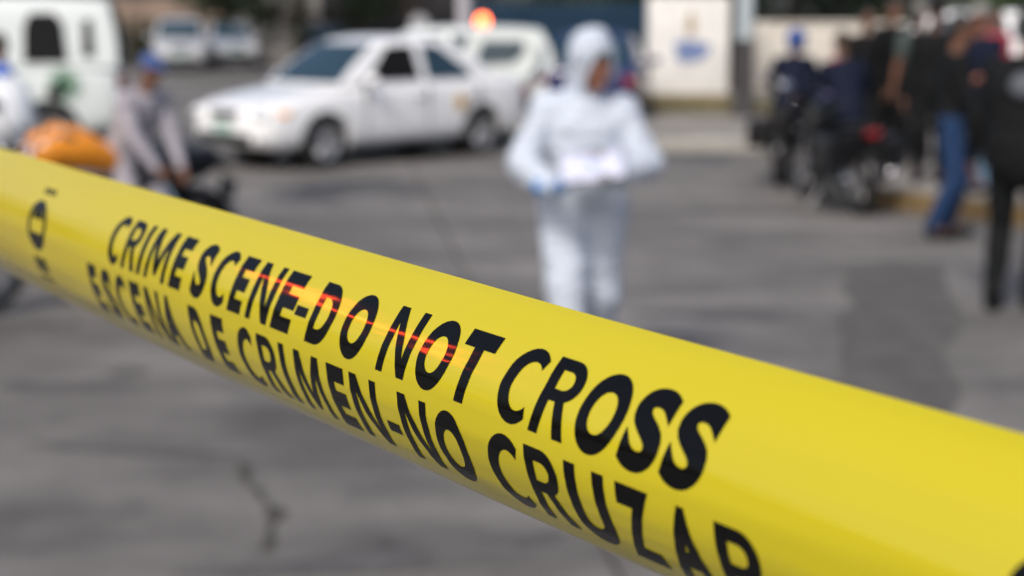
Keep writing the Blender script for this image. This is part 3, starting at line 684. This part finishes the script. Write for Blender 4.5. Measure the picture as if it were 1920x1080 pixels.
# the second white car behind it with a lit red beacon
H2 = dict(HATCH); Y2 = 22.0
hat = car('hatchback', 'greenish white hatchback with a lit red beacon behind the sedan', (PX(905, Y2)-.68, Y2, 0), R(180), H2, M_CREAM); hat.scale = (.95,)*3
bc = MB().cone((-.72, .10, 1.61), (-.72, .10, 1.66), .12, n=20).build('beacon_base', M_TRIM, hat)
M_BEAC = mat('beacon_lamp_lit', (.9, .12, .04), .3, emit=(1.0, .16, .045), estr=6)
MB().lathe([(0, .15), (.05, .145), (.085, .11), (.095, .06), (.095, 0)], Matrix.Translation((-.72, .10, 1.66)) @ Matrix.Rotation(math.pi/2, 4, 'X'), 20).build('beacon', M_BEAC, hat)
# its rear door stands open towards the camera
dr = MB().prism([(-.30, .95, .36), (-1.05, .99, .36), (-1.28, .99, .62), (-1.55, 1.0, 1.05), (-1.62, .97, 1.52), (-1.50, .95, 1.60), (-.60, .90, 1.60), (-.34, .92, 1.05)], (0, -.05, 0)).build('rear_door', M_CREAM, hat)
MB().prism([(-.62, .985, 1.08), (-1.22, 1.005, 1.10), (-1.40, 1.0, 1.30), (-1.36, .985, 1.42), (-.74, .96, 1.42)], (0, -.012, 0)).build('door_window', M_GLASS, dr)

# navy car seen from behind beyond the person in white
nav = car('sedan', 'navy blue car seen from behind, hidden mostly by the person in white', (PX(1118, 23.2), 23.2, .004), R(82), SEDAN, M_NAVY)
# white van on the left
Yv = 17.2
van = car('van', 'white van with a round green emblem on its side at the left edge', (0, 0, 0), R(194), VAN, M_CREAM, cat='van')
place(van, (-2.15, VAN['w']/2), Vector((PX(228, Yv), Yv, .004)))
MB().cone((-1.50, VAN['w']/2-.02, .90), (-1.50, VAN['w']/2+.010, .90), .19, n=28).build('emblem', mat('pale_green_paint', (.30, .42, .34), .5), van)
MB().cone((-1.50, VAN['w']/2-.02, .90), (-1.50, VAN['w']/2+.014, .90), .12, n=6).build('emblem', M_GREENE, van)
# two far parked cars and a white car behind the crowd
far1 = car('hatchback', 'silver grey car parked far back on the left, the larger of two', (PX(337, 45), 45.5, -.003), R(-78), HATCH, M_SILVER)
far2 = car('sedan', 'silver grey car parked far back, right of the larger one', (PX(428, 49), 49.5, -.003), R(-72), SEDAN, M_SILVER)
crw = car('hatchback', 'white car parked behind the crowd of people at the right', (PX(1770, 27.5), 27.5, .165), R(172), HATCH, M_WHITE)
dk_ = car('sedan', 'dark red car parked far away by the grey wall', (PX(600, 43), 44.0, -.003), R(-80), SEDAN, mat('dark_red_paint', (.07, .01, .015), .3, coat=.5))

# ================================================================== MOTORCYCLES
def motorcycle(label, loc, rz, paint, tail=M_TRIM, screen=False, panniers=False, roll=0, guard=None, group='motorcycles', sc=1.0, box=None, ind=M_AMBER, tlm=M_REDL):
    o = empty('motorcycle', loc, rz, sc); o.rotation_euler = (roll, 0, rz); tag(o, label, 'motorcycle', group)
    r = .305; xf, xr = .69, -.66
    for ax, w in ((xf, .10), (xr, .13)):
        M = Matrix.Translation((ax, 0, r))
        ty = MB().lathe([(r*.74, -w*.36), (r*.84, -w/2), (r*.95, -w*.40), (r, 0), (r*.95, w*.40), (r*.84, w/2), (r*.74, w*.36), (r*.74, -w*.36)], M, 36).build('wheel', M_TYRE, o)
        rm = MB().lathe([(r*.76, -w*.34), (r*.70, -w*.28), (r*.70, w*.28), (r*.76, w*.34)], M, 36)
        rm.cone((ax, -.07, r), (ax, .07, r), .05, n=14)
        for k in range(6):
            a_ = math.pi*k/3; d = Vector((math.cos(a_), 0, math.sin(a_))); rm.cone(Vector((ax, 0, r))+d*.04, Vector((ax, 0, r))+d*r*.72, .018, .014, 6)
        rm.build('rim', M_STEEL, ty); MB().cone((ax, .055, r), (ax, .062, r), .13, n=24).build('brake_disc', M_RIM, ty)
    hd = Vector((.33, 0, .90))
    for s in (-1, 1):
        MB().limb([(Vector((xf, s*.085, r)), .026), (Vector((.52, s*.085, .60)), .028), (Vector((.36, s*.085, .95)), .022)], 10).build('fork_leg', M_CHROME, o)
        MB().limb([(Vector((xr, s*.09, r)), .024), (Vector((-.15, s*.10, .40)), .028)], 8).build('swing_arm', M_STEEL, o)
        MB().limb([(Vector((xr+.02, s*.12, r+.03)), .028), (Vector((-.42, s*.12, .68)), .032)], 8).build('shock_absorber', M_CHROME, o)
        mi = MB().limb([(Vector((.36, s*.24, 1.03)), .008), (Vector((.38, s*.36, 1.16)), .008)], 6).build('mirror', M_TRIM, o)
        MB().ball((.38, s*.39, 1.18), (.022, .075, .05)).build('mirror_shell', M_TRIM, mi); MB().ball((.357, s*.39, 1.185), (.006, .066, .044), Matrix.Rotation(.38, 3, 'Y')).build('mirror_glass', M_CHROME, mi)
        MB().ball((.50, s*.19, .86), (.035, .03, .03)).build('indicator', ind, o); MB().ball((-.83, s*.17, .70), (.035, .03, .03)).build('indicator', ind, o)
    fr = MB().limb([(hd, .03), (Vector((.05, 0, .74)), .03), (Vector((-.45, 0, .70)), .025), (Vector((-.80, 0, .76)), .02)], 8)
    fr.limb([(hd, .028), (Vector((.30, 0, .42)), .026), (Vector((-.05, 0, .28)), .026), (Vector((-.2, 0, .45)), .026), (Vector((-.3, 0, .70)), .024)], 8).build('frame', M_TRIM, o)
    en = MB().box((.04, 0, .42), (.36, .26, .26), None, .05)
    for k in range(6): en.box((.14, 0, .56+.028*k), (.19-.008*k, .20, .014), Matrix.Rotation(-.35, 3, 'Y'), .004)
    en.cone((.02, -.17, .40), (.02, .17, .40), .10, n=20); en.build('engine', M_STEEL, o)
    MB().limb([(Vector((.24, -.12, .52)), .022), (Vector((.26, -.14, .28)), .024), (Vector((-.2, -.16, .24)), .03), (Vector((-.45, -.17, .30)), .048), (Vector((-.92, -.19, .42)), .055)], 12).build('exhaust', M_CHROME, o)
    rows = []
    for x, zc, w, h in ((-.20, .83, .10, .07), (-.12, .86, .13, .11), (.04, .92, .165, .15), (.20, .94, .165, .15), (.31, .92, .13, .12), (.37, .90, .07, .07)):
        rows.append([Vector((x, w*math.cos(a_), zc+h*math.sin(a_)*(1 if math.sin(a_) > 0 else .8))) for a_ in [2*math.pi*k/16 for k in range(16)]])
    tk = MB().loft(rows).build('fuel_tank', paint, o, 60); MB().cone((.10, 0, 1.06), (.10, 0, 1.085), .045, n=16).build('filler_cap', M_CHROME, tk)
    rows = []
    for x, z, w, h in ((-.14, .80, .09, .05), (-.3, .79, .14, .055), (-.5, .81, .15, .06), (-.72, .84, .13, .05), (-.84, .86, .08, .03)):
        rows.append([Vector((x, w*math.cos(a_), z+h*math.sin(a_))) for a_ in [2*math.pi*k/14 for k in range(14)]])
    MB().loft(rows).build('seat', mat('black_seat', (.012, .012, .013), .6, bump=.3), o, 60)
    rows = [[Vector((x, w*math.cos(a_), z+h*math.sin(a_))) for a_ in [2*math.pi*k/12 for k in range(12)]] for x, z, w, h in ((-.30, .70, .15, .07), (-.6, .73, .14, .07), (-.88, .80, .07, .04))]
    MB().loft(rows).build('tail_fairing', tail, o, 60)
    for ax, a0, a1, rr_ in ((xf, 25, 150, 1.10), (xr, 40, 165, 1.13)):                # curved mudguards
        gu_ = MB(); n = 12; rings_ = []
        for k in range(n+1):
            a_ = R(a0+(a1-a0)*k/n); d = Vector((math.cos(a_), 0, math.sin(a_)))
            rings_.append([Vector((ax, y, r))+d*(r*rr_+dz) for y, dz in ((-.075, -.03), (-.055, .004), (0, .016), (.055, .004), (.075, -.03), (.05, -.008), (0, .004), (-.05, -.008))])
        gu_.loft(rings_).build('mudguard', guard or paint, o, 60)
    hl = MB().lathe([(0, -.10), (.05, -.09), (.085, -.04), (.095, .03), (.09, .05)], Matrix.Translation((.47, 0, .90)) @ Matrix.Rotation(-math.pi/2, 4, 'Z'), 24).build('headlamp', paint if screen else M_TRIM, o)
    MB().ball((.515, 0, .90), (.03, .088, .088)).build('lens', M_LENS, hl)
    MB().tube([(.22, -.38, 1.03), (.28, -.26, 1.05), (.36, -.1, .98), (.36, .1, .98), (.28, .26, 1.05), (.22, .38, 1.03)], .013).build('handlebar', M_CHROME, o)
    for s in (-1, 1): MB().cone((.22, s*.38, 1.03), (.255, s*.29, 1.043), .019, n=10).build('hand_grip', M_TRIM, o)
    tl = MB().box((-.90, 0, .79), (.05, .15, .075), None, .018).build('tail_light', tlm, o)
    MB().box((-.94, 0, .62), (.012, .19, .13), Matrix.Rotation(-.25, 3, 'Y'), .004).build('number_plate', M_TRIM, o)
    MB().limb([(Vector((-.08, .12, .28)), .014), (Vector((-.16, .30, .01-.0)), .012)], 6).build('side_stand', M_STEEL, o)
    for s in (-1, 1): MB().cone((-.12, s*.12, .34), (-.12, s*.28, .33), .016, n=8).build('foot_peg', M_TRIM, o)
    if screen:
        rows = []
        for z, x, w in ((.86, .56, .20), (1.0, .57, .23), (1.15, .50, .22), (1.30, .40, .17)):
            rows.append([Vector((x-.10*(y/w)**2, y, z)) for y in [w*(-1+2*k/10) for k in range(11)]])
        fa = MB(); VV = [[fa.bm.verts.new(p) for p in r_] for r_ in rows]
        for a_, b_ in zip(VV[:-1], VV[1:]):
            for k in range(10): fa.bm.faces.new((a_[k], a_[k+1], b_[k+1], b_[k]))
        me = evaluated(fa.mesh('fairing', 180), [('SOLIDIFY', dict(thickness=.018))]); me.materials.append(paint); link('fairing', me, o)
    if panniers:
        for s in (-1, 1): MB().box((-.60, s*.29, .60), (.42, .20, .32), None, .05, 3).build('pannier', paint, o)
    if box: MB().box((-.86, 0, 1.06), (.36, .40, .30), None, .06, 3).build('top_box', box, o); MB().box((-.86, 0, .90), (.3, .3, .02)).build('rack', M_TRIM, o)
    return o
# orange one in front of the van
bk = gp(176, 566); bike1 = motorcycle('orange and black motorcycle with a seated person left behind the tape', (bk.x, bk.y, .004), R(220), M_ORANGE, tail=M_BLACKP, guard=M_BLACKP, ind=M_TRIM, tlm=M_TRIM)
bk2 = gp(2, 478); bike2 = motorcycle('white motorcycle with a fairing at the left edge behind the orange one', (bk2.x, bk2.y, .004), R(-62), M_WHITEP, screen=True)
p = gp(1478, 350); bikeA = motorcycle('black police motorcycle with rider in blue helmet, the farther of the two', (p.x+.15, p.y+.55, .004), R(68), M_BLACKP, panniers=True, screen=True, sc=.9, ind=M_TRIM, tlm=M_TRIM)
p = gp(1585, 402); bikeB = motorcycle('black police motorcycle with bareheaded rider, the nearer by the yellowed kerb', (p.x+.0, p.y+.55, .004), R(100), M_BLACKP, panniers=True, sc=.92, ind=M_TRIM)
p = gp(1665, 330); bikeC = motorcycle('dark motorcycle parked on the pavement behind the bareheaded rider', (p.x+.3, p.y+1.6, .155), R(60), M_BLACKP, panniers=True, ind=M_TRIM)

# ================================================================== PEOPLE
def ik(a_, b_, l1, l2, pole):
    d = b_-a_; L = min(d.length, (l1+l2)*.999); d = d.normalized(); k = (l1*l1-l2*l2+L*L)/(2*L); h = math.sqrt(max(0, l1*l1-k*k))
    pl_ = pole-d*pole.dot(d); pl_.normalize(); return a_+d*k+pl_*h, a_+d*L
def blob(name, mb, m, parent, voxel=.011, wr=0.0, wsc=9.0, smooth=3, seed=0, fold=0):
    me = mb.mesh(name, 180); me = evaluated(me, [('REMESH', dict(mode='VOXEL', voxel_size=voxel, use_smooth_shade=True))])
    bm = bmesh.new(); bm.from_mesh(me)
    for _ in range(smooth): bmesh.ops.smooth_vert(bm, verts=bm.verts, factor=.5, use_axis_x=True, use_axis_y=True, use_axis_z=True)
    bm.normal_update()
    if wr:
        for v in bm.verts:
            p = v.co*wsc; q = noise.noise(Vector((p.x+seed, p.y, p.z*1.5))) + .5*noise.noise(Vector((p.x*2.3, p.y*2.3+seed, p.z*3.1)))
            if fold: w_ = noise.noise(Vector((p.x*.8, p.y*.8, p.z*1.2+4))); q += 1.6*(.35-abs(noise.noise(Vector((p.x*1.3+1.5*w_, p.y*1.3, p.z*2.6+2*w_)))))
            v.co += v.normal*wr*q
    for f_ in bm.faces: f_.smooth = True
    bm.to_mesh(me); bm.free(); me.materials.clear(); me.materials.append(m); return link(name, me, parent)
def hand_prims(mb, wrist, d, palm_n, s, grow=1.0, curl=.5):
    """palm and five fingers; d = direction of the hand, palm_n = out of the palm, s = side of the thumb"""
    d = d.normalized(); n = (palm_n-d*palm_n.dot(d)).normalized(); t = d.cross(n).normalized()*s
    mb.limb([(wrist, .027*grow), (wrist+d*.045, .030*grow)])
    for k in range(4): mb.limb([(wrist+d*.02+t*(.018-.012*k), .016*grow), (wrist+d*.085+t*(.030-.020*k), .0125*grow)], 8)
    for k, ln in enumerate((.072, .080, .074, .058)):
        b0 = wrist+d*.085+t*(.031-.0205*k); c1 = curl; p1 = b0+(d*math.cos(c1)+n*math.sin(c1))*ln*.45
        p2 = p1+(d*math.cos(c1*2)+n*math.sin(c1*2))*ln*.32; p3 = p2+(d*math.cos(c1*2.7)+n*math.sin(c1*2.7))*ln*.25
        mb.limb([(b0, .0105*grow), (p1, .0098*grow), (p2, .009*grow), (p3, .0075*grow)], 8)
    b0 = wrist+d*.025+t*.026; p1 = b0+d*.03+t*.030+n*.012; p2 = p1+d*.032+t*.012+n*.014
    mb.limb([(b0, .014*grow), (p1, .0115*grow), (p2, .009*grow)], 8)

def person(label, loc, rz, h=1.72, pelvis=(0, 0, .93), lean=.04, twist=0, head=(0, .05), hands=None, feet=None, poleL=None, knee=None, skin=M_SKIN2,
           top=M_BLACKC, sleeve=1.0, bottom=M_NAVYC, shoes=M_BOOT, hat='hair', hatm=M_HAIR, coverall=False, gloves=None, curl=.5, stout=1.0, group=None, voxel=.013, palm=None, handdir=None):
    """local space: facing -y, own left is +x; pelvis, hands (L,R) and feet (L,R) in metres for a 1.72 m figure"""
    o = empty('person', loc, rz, h/1.72); tag(o, label, 'person', group)
    P = Vector(pelvis); S = Vector((0, -math.sin(lean), math.cos(lean))); X = Matrix.Rotation(twist, 3, 'Z') @ Vector((1, 0, 0)); Fw = X.cross(S)*1.0
    if Fw.y > 0: Fw = -Fw
    neck = P+S*.52; sh = {1: P+S*.455+X*.175, -1: P+S*.455-X*.175}; hip = {s: P+Vector((s*.092, 0, -.02)) for s in (1, -1)}
    Hm = Matrix.Rotation(head[0], 3, 'Z') @ Matrix.Rotation(head[1], 3, 'X')      # pitch > 0 looks down
    Hd = lambda x, y, z: hc + Hm @ Vector((x, y, z))
    hc = neck+S*.06 + Hm @ Vector((0, -.025, .13))
    feet = feet or ((.11, 0, .0), (-.11, 0, .0)); hands = hands or ((.27, -.06, .78), (-.27, -.06, .78))
    hnd = {}; elb = {}; kne = {}; ank = {}
    for i, s in enumerate((1, -1)):
        f_ = Vector(feet[i]); a_ = f_+Vector((0, .03, .085)); kne[s], ank[s] = ik(hip[s], a_, .44, .42, Vector(knee[i]) if knee else Vector((s*.08, -1, 0)))
        elb[s], hnd[s] = ik(sh[s], Vector(hands[i]), .295, .265, Vector(poleL[i]) if poleL else Vector((s*.6, .7, -.5)))
    def torso(mb, g_=0.0, z0=0.0):
        rows = [(-.10, .150, .105), (0, .162, .115), (.10, .150, .105), (.22, .152, .108), (.34, .172, .118), (.44, .165, .105), (.50, .095, .075), (.54, .055, .055)]
        rings = []
        for k, a_, b_ in rows:
            if k < z0: continue
            a_, b_ = a_*stout+g_, b_*stout+g_; c = P+S*k
            rings.append([c+X*(a_*math.cos(q))+Fw*(b_*math.sin(q)) for q in [2*math.pi*j/20 for j in range(20)]])
        mb.loft(rings)
        for s in (1, -1): mb.limb([(P+S*.44+X*s*.08, .075+g_), (sh[s], .062+g_)])
    def legs(mb, g_=0.0, end=1.0):
        for s in (1, -1):
            e = kne[s].lerp(ank[s], end)
            mb.limb([(hip[s]+Vector((0, 0, .03)), .090+g_), (hip[s].lerp(kne[s], .35), .078+g_), (kne[s], .056+g_), (kne[s].lerp(ank[s], .32), .055+g_), (e, .036+g_*1.2)])
    def arms(mb, g_=0.0, end=1.0, up=1.0):
        for s in (1, -1):
            if up < 1: mb.limb([(sh[s], .056+g_), (sh[s].lerp(elb[s], up), .046+g_)])
            else: mb.limb([(sh[s], .056+g_), (sh[s].lerp(elb[s], .5), .046+g_), (elb[s], .038+g_), (elb[s].lerp(hnd[s], .35), .038+g_), (elb[s].lerp(hnd[s], end), .026+g_)])
    b = MB(); torso(b, -.012); legs(b, -.012); arms(b, 0)
    b.limb([(neck-S*.03, .056), (hc+Hm @ Vector((0, .02, -.07)), .052)])
    b.ball(hc+Hm @ Vector((0, .012, .025)), (.074, .092, .100), Hm); b.ball(hc+Hm @ Vector((0, -.022, -.045)), (.056, .066, .072), Hm)
    b.limb([(Hd(0, -.088, .02), .010), (Hd(0, -.104, -.018), .015)], 8)                  # nose
    b.limb([(Hd(-.035, -.078, .038), .011), (Hd(.035, -.078, .038), .011)], 8)            # brow
    b.limb([(Hd(-.018, -.086, -.058), .007), (Hd(.018, -.086, -.058), .007)], 8)          # mouth
    for s in (1, -1): b.ball(Hd(s*.076, .012, .0), (.010, .020, .032), Hm)                # ears
    pn = {}; hd_ = {}
    for i, s in enumerate((1, -1)):
        hd_[s] = Vector(handdir[i]) if handdir else (hnd[s]-elb[s]).normalized()
        pn[s] = Vector(palm[i]) if palm else Vector((-s, 0, .15))
        hand_prims(b, hnd[s], hd_[s], pn[s], 1 if (hd_[s].cross(pn[s])).dot(Vector((0, -1, .6))) > 0 else -1, 1.0, curl)
        b.limb([(ank[s], .040), (Vector(feet[i])+Vector((0, -.12, .035)), .03)])
    blob('body', b, skin, o, voxel*.75, smooth=1)
    for s in (1, -1): MB().ball(Hd(s*.030, -.082, .018), .0115, n=10, m=6).build('eye', M_EYE, o)
    if coverall:
        c = MB(); torso(c, .042); legs(c, .046); arms(c, .030, .97)
        for s in (1, -1): c.limb([(elb[s], .068), (sh[s].lerp(elb[s], .5), .078)]); c.limb([(kne[s].lerp(ank[s], .6), .078), (kne[s].lerp(ank[s], .95), .072)])
        c.ball(P+S*.05, (.19*stout, .15, .15))
        c.limb([(neck-S*.02+Hm @ Vector((0, .03, 0)), .085), (hc+Hm @ Vector((0, .05, -.03)), .095)])
        c.ball(hc+Hm @ Vector((0, .056, .036)), (.122, .108, .148), Hm)
        cv = blob('coverall', c, top, o, voxel, .014, 6.5, 3, fold=1)
        MB().tube([P+S*k+Fw*(.150 if k < .35 else .142) for k in (-.02, .08, .2, .32, .44)], .006, 6).build('zip', mat('pale_blue_zip', (.45, .58, .78), .6), o)
        rim = []                                                                        # elasticated edge of the hood round the face
        for k in range(24):
            a_ = 2*math.pi*k/24; rim.append(Hd(.078*math.cos(a_), -.040-.012*math.cos(2*a_), -.004+.106*math.sin(a_)))
        MB().tube(rim+rim[:1], .011, 6).build('hood_edge', top, o, 60)
    else:
        c = MB(); torso(c, .022, -.10)
        c.limb([(P+S*-.06, .13*stout), (P+S*.05, .14*stout)])
        if sleeve >= 1: arms(c, .016, .95)
        else: arms(c, .018, up=sleeve)
        blob('shirt', c, top, o, voxel, .008, 10, 2, seed=loc[0])
        c = MB(); c.ball(P+Vector((0, 0, -.03)), (.165*stout, .125*stout, .12)); legs(c, .018, .97)
        blob('trousers', c, bottom, o, voxel, .008, 10, 2, seed=loc[0]+3)
        MB().loft([[P+S*k+X*(.178*stout*math.cos(q))+Fw*(.134*stout*math.sin(q)) for q in [2*math.pi*j/24 for j in range(24)]] for k in (-.005, .035)]).build('belt', M_BOOT, o, 60)
    for i, s in enumerate((1, -1)):
        c = MB(); f_ = Vector(feet[i]); c.limb([(ank[s]+Vector((0, 0, .05)), .046), (f_+Vector((0, .03, .05)), .046)]); c.limb([(f_+Vector((0, .03, .043)), .043), (f_+Vector((0, -.09, .042)), .044), (f_+Vector((0, -.16, .034)), .034)])
        blob('shoe', c, top if coverall else shoes, o, .012, smooth=2)
        if gloves:
            c = MB(); hand_prims(c, hnd[s], hd_[s], pn[s], 1 if (hd_[s].cross(pn[s])).dot(Vector((0, -1, .6))) > 0 else -1, 1.22, curl); c.limb([(hnd[s]-hd_[s]*.07, .042), (hnd[s], .036)])
            blob('glove', c, gloves, o, .008, smooth=1)
    if hat == 'hair':
        c = MB(); c.ball(hc+Hm @ Vector((0, .022, .045)), (.084, .096, .095), Hm); c.ball(hc+Hm @ Vector((0, .055, -.01)), (.072, .062, .085), Hm); blob('hair', c, hatm, o, .011, .004, 30, 1)
    elif hat == 'cap':
        c = MB(); c.ball(hc+Hm @ Vector((0, .012, .055)), (.086, .102, .082), Hm); blob('cap', c, hatm, o, .011, smooth=1)
        MB().loft([[Hd(x*w, y, z) for x, z in [(-1, .050), (-.5, .066), (0, .070), (.5, .066), (1, .050), (.5, .058), (0, .062), (-.5, .058)]] for y, w in ((-.06, .075), (-.12, .070), (-.165, .045))]).build('cap_peak', hatm, o)
    elif hat == 'helmet':
        c = MB(); c.ball(hc+Hm @ Vector((0, .012, .02)), (.125, .145, .145), Hm); c.ball(hc+Hm @ Vector((0, -.05, -.07)), (.095, .085, .06), Hm); blob('helmet', c, hatm, o, .012, smooth=2)
        MB().ball(hc+Hm @ Vector((0, -.075, .02)), (.112, .085, .055), Hm).build('visor', M_GLASS, o)
    return o

# the person in the white coverall, walking towards the camera and reading notes
sp = gp(1088, 722)
person('person in white hooded coverall and blue gloves reading papers in the road', (sp.x, sp.y, .004), R(4), 1.585, pelvis=(0, 0, .93), lean=.13, twist=-.08, head=(.42, .50),
       hands=((.10, -.36, 1.12), (-.19, -.39, 1.07)), poleL=((1, .35, -.35), (-1, .35, -.35)), feet=((.08, .22, .05), (-.08, -.22, 0)),
       skin=mat('deep_brown_skin', (.26, .11, .065), .5, var=.08), top=M_SUIT, coverall=True, gloves=M_GLOVE, stout=1.12, voxel=.012, palm=((-.3, -.2, .9), (.3, -.2, .9)), handdir=((-.8, -.5, .05), (.75, -.55, 0)), curl=.42)
M_ = Matrix.Rotation(R(4), 3, 'Z')
cp = empty('clipboard', Vector((sp.x, sp.y, .004)) + M_ @ Vector((-.005, -.40, 1.075)), R(4)); tag(cp, 'white papers on a clipboard held in blue gloves by the person in white', 'clipboard')
tilt = Matrix.Rotation(R(28), 3, 'X') @ Matrix.Rotation(R(-9), 3, 'Y')
MB().box((0, 0, -.004), (.28, .215, .004), tilt, .001).build('board', mat('board_brown', (.12, .10, .09), .6), cp)
rows = []
for k in range(9):
    x = -.138+.276*k/8; rows.append([tilt @ Vector((x, y, .003+.012*math.sin(k*.9)*abs(y)*6)) for y in [-.107+.21*j/6 for j in range(7)]])
s_ = MB(); VV = [[s_.bm.verts.new(p) for p in r_] for r_ in rows]
for a_, b_ in zip(VV[:-1], VV[1:]):
    for k in range(6): s_.bm.faces.new((a_[k], a_[k+1], b_[k+1], b_[k]))
me = evaluated(s_.mesh('papers', 180), [('SOLIDIFY', dict(thickness=.003, offset=1))]); me.materials.append(M_PAPER); link('papers', me, cp)
MB().box(tilt @ Vector((0, .10, .012)), (.10, .03, .012), tilt, .004).build('clip', M_CHROME, cp)

def seated(label, bike, lx, side=1, **k):
    """astride a motorcycle: the figure faces the way the machine does, feet on the ground"""
    rz = bike.rotation_euler.z+math.pi/2; off = Matrix.Rotation(bike.rotation_euler.z, 3, 'Z') @ Vector((lx, 0, 0))
    a_ = dict(pelvis=(0, 0, 1.0), lean=.42, hands=((.32, -.56, 1.12), (-.32, -.56, 1.12)), feet=((.25, -.16, .33), (-.25, -.16, .33)), knee=((.25, -1, .3), (-.25, -1, .3)), handdir=((-.35, -.9, -.1), (.35, -.9, -.1)), palm=((-.2, 0, -1), (.2, 0, -1)), curl=.75)
    a_.update(k); return person(label, (bike.location.x+off.x, bike.location.y+off.y, bike.location.z), rz, **a_)
seated('person in navy with blue helmet astride the farther black motorcycle', bikeA, -.30, h=1.50, top=M_NAVYC, bottom=M_BLACKC, hat='helmet', hatm=M_BLUEH)
seated('bareheaded person in dark clothes astride the nearer black motorcycle', bikeB, -.30, h=1.52, top=M_NAVYC, bottom=M_BLACKC, hatm=mat('brown_hair', (.05, .028, .016), .5, bump=.4))
seated('person in a red and purple top standing beyond the two motorcycles', bikeA, 1.6, pelvis=(-.15, 0, .80), h=1.30, lean=.05, hands=((.22, -.1, .78), (-.45, -.1, .78)), feet=((0.05, 0, 0), (-.25, 0, 0)), knee=((.1, -1, 0), (-.1, -1, 0)), handdir=None, palm=None, top=M_PURPC, bottom=M_BLACKC, hat='cap', hatm=M_REDC)
# stooped person sitting sideways on the orange motorcycle
off = Matrix.Rotation(bike1.rotation_euler.z, 3, 'Z') @ Vector((-.26, 0, 0))
person('person in lavender grey clothes and blue cap sitting stooped on the orange motorcycle', (bike1.location.x+off.x, bike1.location.y+off.y, .004), R(55), 1.36, pelvis=(0, 0, 1.13), lean=.50, head=(0, .25),
       hands=((.14, -.46, 1.02), (-.10, -.46, 1.04)), feet=((.14, -.42, .22), (-.14, -.38, .22)), top=M_GREYC, bottom=M_GREYC, hat='cap', hatm=mat('dusty_blue_cloth', (.05, .09, .24), .85), poleL=((.8, .3, -.3), (-.8, .3, -.3)), sleeve=1.0)
# blue-shirted person at the left edge
p = gp(24, 395); person('person in a blue shirt at the left edge behind the white motorcycle', (p.x, p.y, .004), R(-60), 1.52, top=M_BLUEC, bottom=M_NAVYC, sleeve=.6)
# crowd on the right
p = gp(1655, 318); person('person all in black standing upright behind the nearer black motorcycle', (p.x, p.y, .155), R(30), 1.70, top=M_BLACKC, bottom=M_BLACKC, group=None)
p = gp(1712, 330); person('person in a grey green vest standing between the riders and the jeans wearer', (p.x, p.y, .155), R(-30), 1.64, top=M_GREENC, bottom=M_BLACKC, hat='cap', hatm=M_BEIGEC, sleeve=.6)
p = gp(1768, 446); person('person in black top and dark blue jeans standing before the yellowed kerb', (p.x, p.y, .004), R(78), 1.68, top=M_BLACKC, bottom=M_JEANS, feet=((.10, -.06, 0), (-.12, .08, 0)), hands=((.12, -.36, 1.06), (-.14, -.34, 1.04)), stout=1.05)
p = gp(1822, 392); pc = person('person in navy T-shirt and faded jeans with bare arms facing the jeans wearer', (p.x, p.y, .155), R(-55), 1.62, top=M_NAVYC, bottom=M_LJEANS, sleeve=.55, hat='cap', hatm=M_BEIGEC, hands=((.10, -.34, 1.06), (-.16, -.30, 1.02)), skin=mat('ruddy_skin', (.22, .085, .05), .5, var=.08))
fb_ = empty('folder', at(1785, 187, 11.25)); fb_.rotation_euler = (R(55), R(-8), R(40)); tag(fb_, 'blue and violet folder held between the two people in jeans', 'folder')
MB().box((0, 0, 0), (.27, .20, .012), None, .003).build('cover', mat('blue_violet_card', (.13, .13, .36), .5), fb_); MB().box((0, 0, .010), (.25, .185, .006), None, .001).build('sheets', M_PAPER, fb_)
p = gp(1862, 320); person('person in a red shirt behind the big black-clad figure at the right edge', (p.x+.1, p.y+.6, .155), R(20), 1.60, top=M_REDC, bottom=M_BLACKC, hat='hair')
p = gp(1897, 583); big = person('large person all in black with a grey badge on the back at the right edge', (p.x, p.y, .004), R(150), 1.74, top=M_BLACKC, bottom=M_BLACKC, feet=((.10, .05, 0), (-.10, -.04, 0)), stout=1.3, hands=((.30, -.12, .86), (-.30, -.12, .86)))
MB().ball((-.02, .168, 1.31), (.085, .02, .07)).build('badge', mat('grey_badge', (.10, .11, .13), .7), big)
# more dark-clad onlookers between them
p = gp(1738, 372); person('person in a black jacket and cap half hidden behind the jeans wearer', (p.x, p.y, .155), R(-20), 1.66, top=M_BLACKC, bottom=M_BLACKC, hat='cap', hatm=M_BLACKC, stout=1.15)
p = gp(1610, 330); person('person in a black jacket seen past the shoulder of the bareheaded rider', (p.x+.1, p.y+.4, .155), R(10), 1.60, top=M_BLACKC, bottom=M_BLACKC)

bpy.data.scenes.remove(TMP)
